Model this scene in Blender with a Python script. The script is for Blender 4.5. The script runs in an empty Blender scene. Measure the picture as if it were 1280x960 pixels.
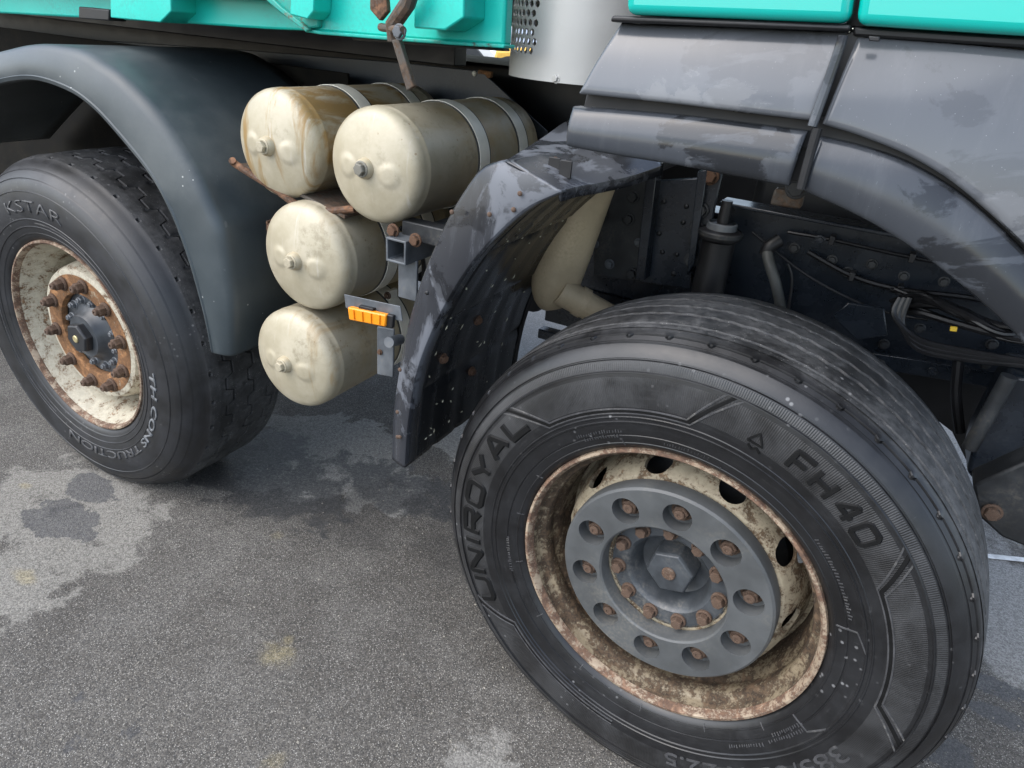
import bpy, bmesh, math, random
from mathutils import Vector, Matrix
random.seed(7)
PI = math.pi
sc = bpy.context.scene

# ------------------------------------------------------------------ camera, sky, sun, exposure
CAM = Vector((0.0, 0.0, 1.445))
RIGHT = Vector((0.874, 0.480, 0.079)); DOWN = Vector((0.283, -0.369, -0.885)); FWD = Vector((-0.396, 0.796, -0.458))
FWD.normalize(); RIGHT = (RIGHT - FWD * RIGHT.dot(FWD)).normalized(); DOWN = FWD.cross(RIGHT)
FPX = 855.7
cd = bpy.data.cameras.new('camera'); cam = bpy.data.objects.new('camera', cd); sc.collection.objects.link(cam)
cd.sensor_width = 36; cd.lens = FPX / 1280 * 36; cd.clip_start = 0.02; cd.clip_end = 2000
m = Matrix.Identity(4)
for i in range(3):
    m[i][0] = RIGHT[i]; m[i][1] = -DOWN[i]; m[i][2] = -FWD[i]; m[i][3] = CAM[i]
cam.matrix_world = m
sc.camera = cam

SUN_EL, SUN_AZ = math.radians(50), math.radians(218)      # azimuth clockwise from +Y
w = bpy.data.worlds.new('World'); sc.world = w; w.use_nodes = True
nt = w.node_tree; nt.nodes.clear()
sky = nt.nodes.new('ShaderNodeTexSky'); sky.sky_type = 'NISHITA'; sky.sun_disc = False
sky.sun_elevation = SUN_EL; sky.sun_rotation = SUN_AZ; sky.air_density = 1.0; sky.dust_density = 1.6; sky.ozone_density = 1.0
hs = nt.nodes.new('ShaderNodeHueSaturation'); hs.inputs['Saturation'].default_value = 0.72
bg = nt.nodes.new('ShaderNodeBackground'); bg.inputs[1].default_value = 0.15
wo = nt.nodes.new('ShaderNodeOutputWorld')
nt.links.new(sky.outputs[0], hs.inputs['Color']); nt.links.new(hs.outputs[0], bg.inputs[0]); nt.links.new(bg.outputs[0], wo.inputs[0])
sd = bpy.data.lights.new('sun', 'SUN'); sd.energy = 1.1; sd.angle = math.radians(75); sd.color = (1.0, 0.985, 0.96)
so = bpy.data.objects.new('sun', sd); sc.collection.objects.link(so)
sun_dir = Vector((math.sin(SUN_AZ) * math.cos(SUN_EL), math.cos(SUN_AZ) * math.cos(SUN_EL), math.sin(SUN_EL)))
so.rotation_euler = sun_dir.to_track_quat('Z', 'Y').to_euler()
sc.view_settings.view_transform = 'Standard'; sc.view_settings.look = 'None'
sc.view_settings.exposure = 1.38; sc.view_settings.gamma = 1.0; sc.view_settings.use_curve_mapping = False

# ------------------------------------------------------------------ helpers
C = sc.collection
def P(px, py, y):
    """point of the plane Y=y seen at photo pixel (px, py)"""
    d = RIGHT * ((px - 640) / FPX) + DOWN * ((py - 480) / FPX) + FWD
    return CAM + d * ((y - CAM.y) / d.y)
def G(px, py, z=0.0):
    d = RIGHT * ((px - 640) / FPX) + DOWN * ((py - 480) / FPX) + FWD
    return CAM + d * ((z - CAM.z) / d.z)
ORG = {}                                    # world origin of parents that are pure translations
def raw(name, verts, faces, mat, parent=None, smooth=True, angle=35, recenter=True, uvs=None):
    me = bpy.data.meshes.new(name)
    verts = [Vector(v) for v in verts]
    c = Vector((0, 0, 0))
    if recenter and verts:
        lo = Vector([min(v[i] for v in verts) for i in range(3)]); hi = Vector([max(v[i] for v in verts) for i in range(3)])
        c = (lo + hi) / 2
    me.from_pydata([v - c for v in verts], [], faces); me.update()
    if mat: me.materials.append(mat)
    o = bpy.data.objects.new(name, me); C.objects.link(o)
    if smooth:
        me.shade_smooth()
        me.set_sharp_from_angle(angle=math.radians(angle))
    if parent:
        o.parent = parent; o.location = c - ORG.get(parent.name, Vector((0, 0, 0)))
    else: o.location = c
    ORG[o.name] = c
    return o
def fix_normals(o):
    bm = bmesh.new(); bm.from_mesh(o.data); bmesh.ops.remove_doubles(bm, verts=bm.verts, dist=1e-5)
    bmesh.ops.recalc_face_normals(bm, faces=bm.faces); bm.to_mesh(o.data); bm.free(); return o
def bev(o, wdt=0.004, seg=2, ang=30):
    b = o.modifiers.new('bevel', 'BEVEL'); b.width = wdt; b.segments = seg; b.limit_method = 'ANGLE'; b.angle_limit = math.radians(ang); b.harden_normals = False
    return o
def solid(o, t, off=-1):
    s = o.modifiers.new('solid', 'SOLIDIFY'); s.thickness = t; s.offset = off; return o
def empty(name, loc, parent=None):
    e = bpy.data.objects.new(name, None); C.objects.link(e); e.empty_display_size = 0.1
    e.location = Vector(loc) - (ORG.get(parent.name, Vector((0, 0, 0))) if parent else Vector((0, 0, 0)))
    if parent: e.parent = parent
    ORG[e.name] = Vector(loc); return e
def grid(name, rows, mat, parent=None, close_u=False, **k):
    n = len(rows[0]); vs = [v for r in rows for v in r]; fs = []
    for i in range(len(rows) - 1):
        for j in range(n if close_u else n - 1):
            a = i * n + j; b = i * n + (j + 1) % n
            fs.append((a, b, b + n, a + n))
    return raw(name, vs, fs, mat, parent, **k)
def prism(name, pts, y0, y1, mat, parent=None, bw=0.004, axis='Y', **k):
    """polygon (x,z) extruded along Y; axis X: polygon (y,z); axis Z: polygon (x,y)"""
    f = {'Y': lambda a, b, t: (a, t, b), 'X': lambda a, b, t: (t, a, b), 'Z': lambda a, b, t: (a, b, t)}[axis]
    n = len(pts); vs = [f(a, b, y0) for a, b in pts] + [f(a, b, y1) for a, b in pts]
    fs = [tuple(range(n)), tuple(range(2 * n - 1, n - 1, -1))] + [(i, i + n, (i + 1) % n + n, (i + 1) % n) for i in range(n)]
    o = fix_normals(raw(name, vs, fs, mat, parent, **k))
    if bw: bev(o, bw)
    return o
def box(name, lo, hi, mat, parent=None, bw=0.004, **k):
    return prism(name, [(lo[0], lo[2]), (hi[0], lo[2]), (hi[0], hi[2]), (lo[0], hi[2])], lo[1], hi[1], mat, parent, bw, **k)
def lathe_rows(prof, n, cx=0, cy=0, cz=0):
    return [[(cx + r * math.cos(2 * PI * j / n), cy + y, cz + r * math.sin(2 * PI * j / n)) for j in range(n)] for r, y in prof]
def lathe(name, prof, mat, parent=None, n=96, at=(0, 0, 0), **k):
    o = grid(name, lathe_rows(prof, n, *at), mat, parent, close_u=True, **k); return fix_normals(o)
def tube(name, pts, rad, mat, parent=None, n=12, caps=True, smooth_path=True, **k):
    pts = [Vector(p) for p in pts]
    if smooth_path and len(pts) > 2:
        out = []
        for i in range(len(pts) - 1):
            p0 = pts[max(i - 1, 0)]; p1 = pts[i]; p2 = pts[i + 1]; p3 = pts[min(i + 2, len(pts) - 1)]
            for s in range(6):
                t = s / 6
                out.append(0.5 * ((2 * p1) + (p2 - p0) * t + (2 * p0 - 5 * p1 + 4 * p2 - p3) * t * t + (3 * p1 - p0 - 3 * p2 + p3) * t ** 3))
        out.append(pts[-1]); 
        rads = rad
        if isinstance(rad, (list, tuple)):
            rads = []
            for q in range(len(out)):
                t = q / 6; i = min(int(t), len(rad) - 2); rads.append(rad[i] + (rad[i + 1] - rad[i]) * (t - i))
        pts = out; rad = rads
    up = Vector((0, 0, 1)); rows = []; prev = None
    for i, p in enumerate(pts):
        d = (pts[min(i + 1, len(pts) - 1)] - pts[max(i - 1, 0)]).normalized()
        a = prev if prev else (up if abs(d.dot(up)) < .9 else Vector((1, 0, 0)))
        u = (a - d * a.dot(d)).normalized(); prev = u; v = d.cross(u)
        r = rad[i] if isinstance(rad, (list, tuple)) else rad
        rows.append([p + (u * math.cos(2 * PI * j / n) + v * math.sin(2 * PI * j / n)) * r for j in range(n)])
    vs = [v for r in rows for v in r]; fs = []
    for i in range(len(rows) - 1):
        for j in range(n):
            a = i * n + j; b = i * n + (j + 1) % n; fs.append((a, b, b + n, a + n))
    if caps: fs += [tuple(range(n))[::-1], tuple(range(len(vs) - n, len(vs)))]
    return fix_normals(raw(name, vs, fs, mat, parent, **k))
def spline(pts, n):
    """Catmull-Rom resample of tuples to n points"""
    pts = [Vector(p) for p in pts]; L = len(pts); out = []
    for q in range(n):
        t = q / (n - 1) * (L - 1); i = min(int(t), L - 2); t -= i
        p0 = pts[max(i - 1, 0)]; p1 = pts[i]; p2 = pts[i + 1]; p3 = pts[min(i + 2, L - 1)]
        out.append(0.5 * ((2 * p1) + (p2 - p0) * t + (2 * p0 - 5 * p1 + 4 * p2 - p3) * t * t + (3 * p1 - p0 - 3 * p2 + p3) * t ** 3))
    return out
_bolts = {}
def bolt_mesh(kind, mat):
    key = (kind, mat.name)
    if key in _bolts: return _bolts[key]
    # unit: hex across-corner radius 1, axis -Y outward, base at y=0
    bm = bmesh.new()
    def ring(r, y, n, ph=0): return [bm.verts.new((r * math.cos(2 * PI * j / n + ph), y, r * math.sin(2 * PI * j / n + ph))) for j in range(n)]
    def stack(rs, n, ph=0, cap=True):
        R = [ring(r, y, n, ph) for r, y in rs]
        for a, b in zip(R, R[1:]):
            for j in range(n): bm.faces.new((a[j], a[(j + 1) % n], b[(j + 1) % n], b[j]))
        if cap: bm.faces.new(R[-1])
    if kind == 'bolt': stack([(1.35, 0), (1.35, -.25), (1.25, -.32), (1.0, -.33)], 14, cap=False); stack([(1.0, -.3), (1.0, -.95), (.88, -1.08), (.5, -1.1)], 6, .3)
    if kind == 'nut': stack([(1.35, 0), (1.35, -.2), (1.2, -.35), (1.0, -.36)], 16, cap=False); stack([(1.0, -.3), (1.0, -1.1), (.86, -1.28), (.66, -1.28)], 6, .2, cap=False); stack([(.66, -1.2), (.62, -1.62), (.5, -1.72), (.25, -1.72), (.22, -1.6)], 12)
    if kind == 'rivet': stack([(1.0, 0), (1.0, -.25), (.75, -.6), (.35, -.75)], 12)
    bmesh.ops.recalc_face_normals(bm, faces=bm.faces)
    me = bpy.data.meshes.new(kind); bm.to_mesh(me); bm.free(); me.materials.append(mat)
    if kind == 'rivet': me.shade_smooth()
    else:
        me.shade_smooth(); me.set_sharp_from_angle(angle=math.radians(30))
    _bolts[key] = me; return me
def bolt(name, at, r, mat, parent, kind='bolt', rot=0.0, rz=0.0, rx=0.0, tall=1.0):
    o = bpy.data.objects.new(name, bolt_mesh(kind, mat)); C.objects.link(o); o.parent = parent
    o.location = Vector(at) - ORG.get(parent.name, Vector((0, 0, 0))); o.scale = (r, r * tall, r); o.rotation_euler = (rx, rot, rz)
    return o
def boolean(o, cutters):
    """cut closed meshes out of o and bake"""
    bpy.context.view_layer.update()
    bmc = bmesh.new()
    for c in cutters:
        t = bmesh.new(); t.from_mesh(c.data); me = bpy.data.meshes.new('t')
        t.transform(c.matrix_world); t.to_mesh(me); bmc.from_mesh(me); t.free(); bpy.data.meshes.remove(me)
    cm = bpy.data.meshes.new('cut'); bmc.to_mesh(cm); bmc.free()
    co = bpy.data.objects.new('cut', cm); C.objects.link(co)
    b = o.modifiers.new('b', 'BOOLEAN'); b.operation = 'DIFFERENCE'; b.object = co; b.solver = 'EXACT'
    dg = bpy.context.evaluated_depsgraph_get(); me = bpy.data.meshes.new_from_object(o.evaluated_get(dg))
    o.modifiers.clear(); old = o.data; o.data = me; bpy.data.meshes.remove(old)
    bpy.data.objects.remove(co)
    for c in cutters: bpy.data.objects.remove(c)
    me.shade_smooth(); me.set_sharp_from_angle(angle=math.radians(32))
    return o

# ------------------------------------------------------------------ materials
class NB:
    def __init__(s, name):
        s.m = bpy.data.materials.new(name); s.m.use_nodes = True; s.t = s.m.node_tree; s.b = s.t.nodes['Principled BSDF']
        s.tc = s.t.nodes.new('ShaderNodeTexCoord'); s.co = s.tc.outputs['Object']
    def n(s, typ, **k):
        x = s.t.nodes.new(typ)
        for a, v in k.items(): setattr(x, a, v)
        return x
    def link(s, a, b): s.t.links.new(a, b)
    def inp(s, node, key, v):
        if isinstance(v, (int, float)): node.inputs[key].default_value = v
        elif isinstance(v, (tuple, list)):
            node.inputs[key].default_value = (*v, 1) if len(v) == 3 and node.inputs[key].type == 'RGBA' else v
        else: s.link(v, node.inputs[key])
    def noise(s, scale, detail=6, rough=.6, vec=None, dist=0.0):
        x = s.n('ShaderNodeTexNoise'); x.inputs['Scale'].default_value = scale; x.inputs['Detail'].default_value = detail; x.inputs['Roughness'].default_value = rough; x.inputs['Distortion'].default_value = dist
        s.link(vec or s.co, x.inputs['Vector']); return x.outputs['Fac']
    def voro(s, scale, out='Distance', feature='F1', vec=None):
        x = s.n('ShaderNodeTexVoronoi'); x.feature = feature; x.inputs['Scale'].default_value = scale; s.link(vec or s.co, x.inputs['Vector']); return x.outputs[out]
    def ramp(s, fac, a, b, lo=0.0, hi=1.0):
        x = s.n('ShaderNodeMapRange'); x.interpolation_type = 'SMOOTHSTEP'
        for k, v in (('From Min', a), ('From Max', b), ('To Min', lo), ('To Max', hi)): x.inputs[k].default_value = v
        s.link(fac, x.inputs['Value']); return x.outputs[0]
    def math(s, op, a, b=0.0, c=0.0):
        x = s.n('ShaderNodeMath', operation=op); s.inp(x, 0, a); s.inp(x, 1, b)
        s.inp(x, 2, c); return x.outputs[0]
    def mix(s, fac, a, b):
        x = s.n('ShaderNodeMix', data_type='RGBA'); s.inp(x, 0, fac); s.inp(x, 6, a); s.inp(x, 7, b); return x.outputs[2]
    def mapping(s, scale=(1, 1, 1), loc=(0, 0, 0), rot=(0, 0, 0)):
        x = s.n('ShaderNodeMapping'); x.inputs['Scale'].default_value = scale; x.inputs['Location'].default_value = loc; x.inputs['Rotation'].default_value = rot
        s.link(s.co, x.inputs['Vector']); return x.outputs[0]
    def bump(s, h, strength=.3, dist=.002, normal=None):
        x = s.n('ShaderNodeBump'); x.inputs['Strength'].default_value = strength; x.inputs['Distance'].default_value = dist; s.link(h, x.inputs['Height'])
        if normal: s.link(normal, x.inputs['Normal'])
        return x.outputs[0]
    def out(s, col=None, rough=None, metal=None, normal=None, spec=None, coat=None):
        for k, v in (('Base Color', col), ('Roughness', rough), ('Metallic', metal), ('Specular IOR Level', spec), ('Coat Weight', coat)):
            if v is not None: s.inp(s.b, k, v)
        if normal is not None: s.link(normal, s.b.inputs['Normal'])
        return s.m
def simple(name, col, rough=.5, metal=0.0, var=.25, nscale=14, bump=.15, dust=None, dust_amt=.35, spec=.5, coat=None, fine=160, dent=0.0):
    k = NB(name); a = k.noise(nscale); f = k.noise(fine, 3)
    dark = tuple(c * (1 - var) for c in col); lite = tuple(min(1, c * (1 + var)) for c in col)
    c = k.mix(k.ramp(a, .3, .7), dark, lite)
    if dust:
        d = k.math('MULTIPLY', k.ramp(k.noise(nscale * .45, 8, .7), .48, .75), k.ramp(f, .35, .7))
        c = k.mix(k.math('MULTIPLY', d, dust_amt), c, dust)
    r = k.math('ADD', k.math('MULTIPLY', k.math('SUBTRACT', a, .5), .35), rough)
    nrm_ = k.bump(f, bump, .001)
    if dent: nrm_ = k.bump(k.noise(3.5, 2, .4), dent, .03, nrm_)
    return k.out(c, r, metal, nrm_, spec, coat)
def rusty(name, paint, rust=(.12, .068, .040), amount=.5, rust2=(.05, .030, .018), rough=.6, scale=9):
    k = NB(name); a = k.noise(scale, 10, .72, dist=.3); b = k.noise(scale * 7, 8, .7); q = k.noise(scale * 2.2, 6)
    mixv = k.math('ADD', k.math('MULTIPLY', a, .62), k.math('MULTIPLY', b, .38))
    th = .68 - .36 * amount
    fac = k.ramp(mixv, th - .035, th + .045)
    rc = k.mix(k.ramp(b, .4, .62), rust2, rust)
    rc = k.mix(k.ramp(q, .5, .7), rc, tuple(min(1, c * 1.7) for c in rust))
    pc = k.mix(k.ramp(q, .3, .7), tuple(c * .78 for c in paint), paint)
    pc = k.mix(k.ramp(mixv, th - .12, th, 0, .55), pc, tuple(p * .55 + r_ * .45 for p, r_ in zip(paint, rust)))
    c = k.mix(fac, pc, rc)
    hgt = k.math('ADD', k.math('MULTIPLY', fac, -.6), k.math('MULTIPLY', b, .5))
    return k.out(c, k.ramp(fac, 0, 1, rough - .12, .88), 0, k.bump(hgt, .5, .0016), .4)
def stained_panel(name, col, stain, rough=.3, r_stain=.55, amt=.7, sx=(5, 5, 5), streak=0.35, th=.55, spec=.5, coat=None, wet=0.0):
    """dark plastic / paint with dried water marks and dust that dulls the gloss"""
    k = NB(name)
    a = k.noise(1, 10, .62, k.mapping(sx), .6)
    st = k.noise(1, 6, .7, k.mapping((22, 22, 2.2)))
    fine = k.noise(220, 3)
    big = k.noise(2.2, 3, .5)
    m1 = k.ramp(a, th, th + .05)
    m2 = k.math('MULTIPLY', k.ramp(st, .5, .72), streak)
    mk = k.math('MULTIPLY', k.math('MAXIMUM', m1, m2), amt)
    c = k.mix(k.ramp(big, .3, .7), tuple(x * .8 for x in col), tuple(x * 1.15 for x in col))
    c = k.mix(mk, c, stain)
    wm = k.math('MULTIPLY', k.ramp(k.noise(1, 9, .65, k.mapping((6, 6, 9), (3.1, 1.7, 4.2)), .5), .56, .60), wet)
    c = k.mix(wm, c, tuple(x * .30 for x in col))
    spk = k.ramp(k.voro(160), .05, .1, .5, 0)
    c = k.mix(k.math('MULTIPLY', spk, k.ramp(fine, .45, .6)), c, tuple(min(1, s * 1.4) for s in stain))
    r = k.math('SUBTRACT', k.ramp(mk, 0, amt, rough, r_stain), k.math('MULTIPLY', wm, rough * .4))
    return k.out(c, r, 0, k.bump(fine, .06, .0008), spec, coat)

def asphalt():
    k = NB('asphalt'); 
    agg = k.n('ShaderNodeTexVoronoi'); agg.inputs['Scale'].default_value = 290; k.link(k.co, agg.inputs['Vector'])
    agg2 = k.n('ShaderNodeTexVoronoi'); agg2.inputs['Scale'].default_value = 430; k.link(k.co, agg2.inputs['Vector'])
    cell = k.n('ShaderNodeSeparateColor'); k.link(agg.outputs['Color'], cell.inputs[0])
    cell2 = k.n('ShaderNodeSeparateColor'); k.link(agg2.outputs['Color'], cell2.inputs[0])
    big = k.noise(1.3, 6, .6); mid = k.noise(6, 8, .65); fine = k.noise(90, 5, .7)
    base = k.mix(k.ramp(big, .3, .7), (.066, .060, .052), (.104, .096, .084))
    base = k.mix(k.ramp(mid, .35, .7, 0, .5), base, (.145, .137, .123))
    # stones: some dark, some pale
    v = k.ramp(cell.outputs[0], 0, 1, .60, 1.34)
    base = k.mix(1.0, base, base)
    hv = k.n('ShaderNodeHueSaturation'); k.link(base, hv.inputs['Color']); k.link(v, hv.inputs['Value']); base = hv.outputs[0]
    pale = k.math('MULTIPLY', k.ramp(cell.outputs[1], .80, .84), k.ramp(agg.outputs['Distance'], .25, .5, 1, 0))
    base = k.mix(k.math('MULTIPLY', pale, .6), base, (.40, .38, .34))
    pale2 = k.math('MULTIPLY', k.ramp(cell2.outputs[1], .90, .92), k.ramp(agg2.outputs['Distance'], .3, .5, 1, 0))
    base = k.mix(k.math('MULTIPLY', pale2, .75), base, (.58, .56, .51))
    dk = k.ramp(cell2.outputs[2], .80, .86, 0, .6)
    base = k.mix(dk, base, (.035, .035, .037))
    def spot(x, y, r, soft=.6, sx=1.0):
        mp = k.n('ShaderNodeMapping'); mp.inputs['Location'].default_value = (-x * sx, -y, 0); mp.inputs['Scale'].default_value = (sx, 1, 1); k.link(k.co, mp.inputs['Vector'])
        ln = k.n('ShaderNodeVectorMath', operation='LENGTH'); k.link(mp.outputs[0], ln.inputs[0])
        return k.ramp(ln.outputs['Value'], r * (1 - soft), r, 1, 0)
    def patch(base, specs, col, nscale, th, edge=.03, amt=1.0, det=8):
        tot = None
        for s in specs:
            q = spot(*s); tot = q if tot is None else k.math('MAXIMUM', tot, q)
        nz = k.math('ADD', k.math('MULTIPLY', k.noise(nscale, det, .62, dist=.4), .8), k.math('MULTIPLY', k.noise(nscale * 5, 6, .7), .2))
        f = k.ramp(k.math('ADD', k.math('MULTIPLY', tot, .42), nz), th + .17, th + .17 + edge)
        hv2 = k.n('ShaderNodeHueSaturation'); hv2.inputs['Color'].default_value = (*col, 1); k.link(k.ramp(cell.outputs[0], 0, 1, .68, 1.25), hv2.inputs['Value'])
        return k.mix(k.math('MULTIPLY', f, k.math('MULTIPLY', amt, k.ramp(fine, .25, .6, .45, 1))), base, hv2.outputs[0]), f
    wet = []
    g = lambda px, py: (G(px, py).x, G(px, py).y)
    # dried pale film around the rear wheel
    base, f1 = patch(base, [(*g(90, 640), .40, .7, .62), (*g(20, 720), .34, .7)], (.255, .243, .215), 9.5, .60, .10, .72)
    base, f1b = patch(base, [(*g(600, 950), .16, .8)], (.28, .27, .245), 15, .62, .10, .6)
    base, lit_ground = patch(base, [(*g(690, 405), 1.3, .8, .5), (*g(1205, 560), 1.0, .7, .6), (*g(1262, 760), .5, .7)], (.30, .295, .28), 4, .50, .12, .85)  # paler tone painted in for daylight reaching the far and right-hand ground
    base, f2 = patch(base, [(*g(410, 570), .55, .8, .7), (*g(600, 545), .4, .8)], (.30, .295, .275), 7, .60, .05, .7)
    # damp / oily dark marks
    base, d1 = patch(base, [(*g(75, 650), .13, .8, .6), (*g(115, 610), .10, .8, .6)], (.07, .07, .072), 12, .52, .03, .85)
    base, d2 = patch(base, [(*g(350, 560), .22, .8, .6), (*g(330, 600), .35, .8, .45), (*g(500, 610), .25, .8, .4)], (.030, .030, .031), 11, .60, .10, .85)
    base, d3 = patch(base, [(*g(1250, 862), .07, .8, .35), (*g(1245, 893), .06, .8, .35), (*g(1180, 940), .12, .8)], (.05, .05, .052), 14, .60, .05, .8)
    base, d4 = patch(base, [(*g(165, 915), .05, .9), (*g(100, 870), .035, .9), (*g(90, 930), .05, .9)], (.06, .06, .062), 26, .62, .06, .8)
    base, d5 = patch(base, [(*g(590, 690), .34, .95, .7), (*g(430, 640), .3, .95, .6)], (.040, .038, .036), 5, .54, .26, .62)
    # yellowish lichen dust
    base, y1 = patch(base, [(*g(345, 820), .075, .9, .7), (*g(360, 800), .035, .9), (*g(345, 670), .05, .9), (*g(345, 955), .06, .9), (*g(30, 607), .03, .9, .6), (*g(30, 720), .05, .9, .5)], (.30, .25, .13), 16, .50, .42, .55)
    hgt = k.math('ADD', k.math('MULTIPLY', agg.outputs['Distance'], -.9), k.math('MULTIPLY', agg2.outputs['Distance'], -.45))
    hgt = k.math('ADD', hgt, k.math('MULTIPLY', fine, .5))
    rough = k.ramp(k.math('MAXIMUM', d2, d3), 0, 1, .86, .55)
    return k.out(base, rough, 0, k.bump(hgt, .6, .0018), .4)

def rubber(name, base=(.0075, .0075, .008), dust=(.145, .145, .145), dust_amt=.5, hatch=None, tread_r=.508, rough=.36, bluish=(.015, .0155, .017)):
    k = NB(name)
    sp = k.n('ShaderNodeSeparateXYZ'); k.link(k.co, sp.inputs[0])
    rad = k.math('SQRT', k.math('ADD', k.math('POWER', sp.outputs[0], 2.0), k.math('POWER', sp.outputs[2], 2.0)))
    ang = k.math('ARCTAN2', sp.outputs[2], sp.outputs[0])
    a = k.noise(9, 9, .7, dist=.3); b = k.noise(60, 8, .75); f = k.noise(260, 4, .7)
    # ring-wise scuffing
    cmb = k.n('ShaderNodeCombineXYZ'); k.link(k.math('MULTIPLY', rad, 120.0), cmb.inputs[0]); k.link(k.math('MULTIPLY', ang, 3.0), cmb.inputs[1])
    sc_ = k.noise(1.0, 5, .7, cmb.outputs[0])
    tread = k.ramp(rad, tread_r - .004, tread_r + .004)
    c = k.mix(k.ramp(a, .35, .68), base, bluish)
    d = k.math('MULTIPLY', k.ramp(sc_, .52, .78), k.ramp(b, .35, .65))
    c = k.mix(k.math('MULTIPLY', d, dust_amt * .32), c, dust)
    # mud splashes
    spl = k.math('MULTIPLY', k.ramp(k.voro(55), .10, .22, 1, 0), k.ramp(k.noise(5, 4), .52, .66))
    sx_ = k.n('ShaderNodeCombineXYZ'); k.link(k.math('MULTIPLY', rad, 16.0), sx_.inputs[0]); k.link(k.math('MULTIPLY', ang, 70.0), sx_.inputs[1])
    scr = k.math('MULTIPLY', k.ramp(k.noise(1.0, 4, .7, sx_.outputs[0]), .66, .74), k.ramp(k.noise(3.2, 4), .48, .62))
    c = k.mix(k.math('MULTIPLY', scr, .30), c, tuple(min(1, x * 1.6) for x in dust))
    c = k.mix(k.math('MULTIPLY', spl, .6), c, tuple(min(1, x * 1.8) for x in dust))
    # dusty worn tread; grooves below tread_r kept dark in place of their shade
    td = k.math('MULTIPLY', tread, k.math('MULTIPLY', k.ramp(a, .28, .66), k.ramp(b, .28, .62)))
    c = k.mix(k.math('MULTIPLY', td, dust_amt), c, dust)
    grit = k.math('MULTIPLY', tread, k.ramp(k.voro(190), .10, .18, 1, 0))
    c = k.mix(k.math('MULTIPLY', grit, k.ramp(k.noise(30, 4), .45, .6, 0, .8)), c, (.34, .33, .30))
    # fine radial hatching moulded in bands of the sidewall
    hgt = k.math('MULTIPLY', f, .25)
    hgt = k.math('ADD', hgt, k.math('MULTIPLY', k.math('MULTIPLY', tread, b), 1.2))
    if hatch:
        sn = k.math('SINE', k.math('MULTIPLY', ang, 760.0)); mask = None
        for r0, r1 in hatch:
            q = k.math('MULTIPLY', k.ramp(rad, r0, r0 + .0015), k.ramp(rad, r1 - .0015, r1, 1, 0)); mask = q if mask is None else k.math('MAXIMUM', mask, q)
        hgt = k.math('ADD', hgt, k.math('MULTIPLY', k.math('MULTIPLY', sn, mask), .28))
        c = k.mix(k.math('MULTIPLY', mask, k.ramp(a, .35, .7, .05, .20)), c, dust)
    r = k.math('ADD', k.ramp(a, .3, .7, -.08, .1), k.math('ADD', k.math('MULTIPLY', tread, .28), rough))
    return k.out(c, r, 0, k.bump(hgt, .6, .0012), .55)

def tank_paint(name, stain_amt=.5):
    k = NB(name)
    sp = k.n('ShaderNodeSeparateXYZ'); k.link(k.co, sp.inputs[0])
    a = k.noise(1, 8, .65, k.mapping((18, 6, 3)), .5); b = k.noise(7, 8, .7); f = k.noise(190, 3); st = k.noise(1, 6, .7, k.mapping((60, 14, 5)))
    c = k.mix(k.ramp(b, .3, .7), (.37, .325, .225), (.49, .44, .33))
    body = k.ramp(sp.outputs[1], -.17, -.06)
    cc = k.math('MULTIPLY', body, k.ramp(a, .38, .62))
    c = k.mix(k.math('MULTIPLY', cc, .8), c, (.40, .30, .155))
    c = k.mix(k.math('MULTIPLY', k.ramp(a, .62 - .16 * stain_amt, .72 - .14 * stain_amt), stain_amt), c, (.30, .185, .06))
    c = k.mix(k.math('MULTIPLY', k.ramp(st, .6, .75), .3 + .4 * stain_amt), c, (.62, .60, .54))
    spk = k.math('MULTIPLY', k.ramp(k.voro(42), .08, .12, 1, 0), k.ramp(k.noise(9, 3), .55, .6))
    c = k.mix(k.math('MULTIPLY', spk, .6), c, (.20, .12, .05))
    gr = k.math('MULTIPLY', k.ramp(k.noise(24, 8, .75), .5, .66), k.ramp(k.noise(4, 3), .42, .62)); c = k.mix(k.math('MULTIPLY', gr, .55), c, (.20, .165, .10))
    h = k.math('ADD', k.math('MULTIPLY', b, .5), k.math('MULTIPLY', f, .15))
    return k.out(c, k.ramp(b, .3, .7, .34, .52), .12, k.bump(h, .3, .003), .5)

M = {}
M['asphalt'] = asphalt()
M['rub_front'] = rubber('rubber_worn', hatch=[(.462, .478), (.395, .452)], dust_amt=.6, tread_r=.521)
M['rub_rear'] = rubber('rubber_construction', base=(.009, .0095, .010), bluish=(.020, .021, .024), dust=(.11, .11, .108), dust_amt=.45, tread_r=.526, rough=.46)
M['rub_black'] = simple('rubber_black_lettering', (.006, .006, .006), .62, 0, .2, 30, .1, spec=.2)
M['rub_line'] = simple('rubber_line', (.05, .05, .052), .5, 0, .3, 30, .1, dust=(.22, .21, .19), dust_amt=.8)
M['letter_white'] = simple('chalky_lettering', (.12, .125, .13), .65, 0, .4, 40, .1)
M['rim_front'] = rusty('rusty_cream_rim', (.40, .345, .245), rust=(.12, .08, .047), rust2=(.055, .036, .021), amount=.44, scale=26)
M['rim_barrel'] = rusty('rusty_rim_barrel', (.27, .22, .145), rust=(.085, .056, .034), rust2=(.03, .021, .014), amount=.58, scale=18)
M['rim_rear'] = rusty('cream_rim', (.55, .51, .40), rust=(.16, .09, .045), amount=.36, scale=26)
M['rim_edge'] = rusty('rusty_rim_edge', (.40, .32, .23), rust=(.15, .09, .058), rust2=(.09, .055, .04), amount=.55, scale=26)
M['nut_rust'] = rusty('rusty_nut', (.16, .12, .09), rust=(.125, .075, .05), rust2=(.06, .04, .028), amount=.6, scale=60)
M['flange_rust'] = rusty('rusted_flange', (.40, .33, .23), rust=(.21, .105, .045), rust2=(.13, .065, .03), amount=.74, scale=16)
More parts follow.
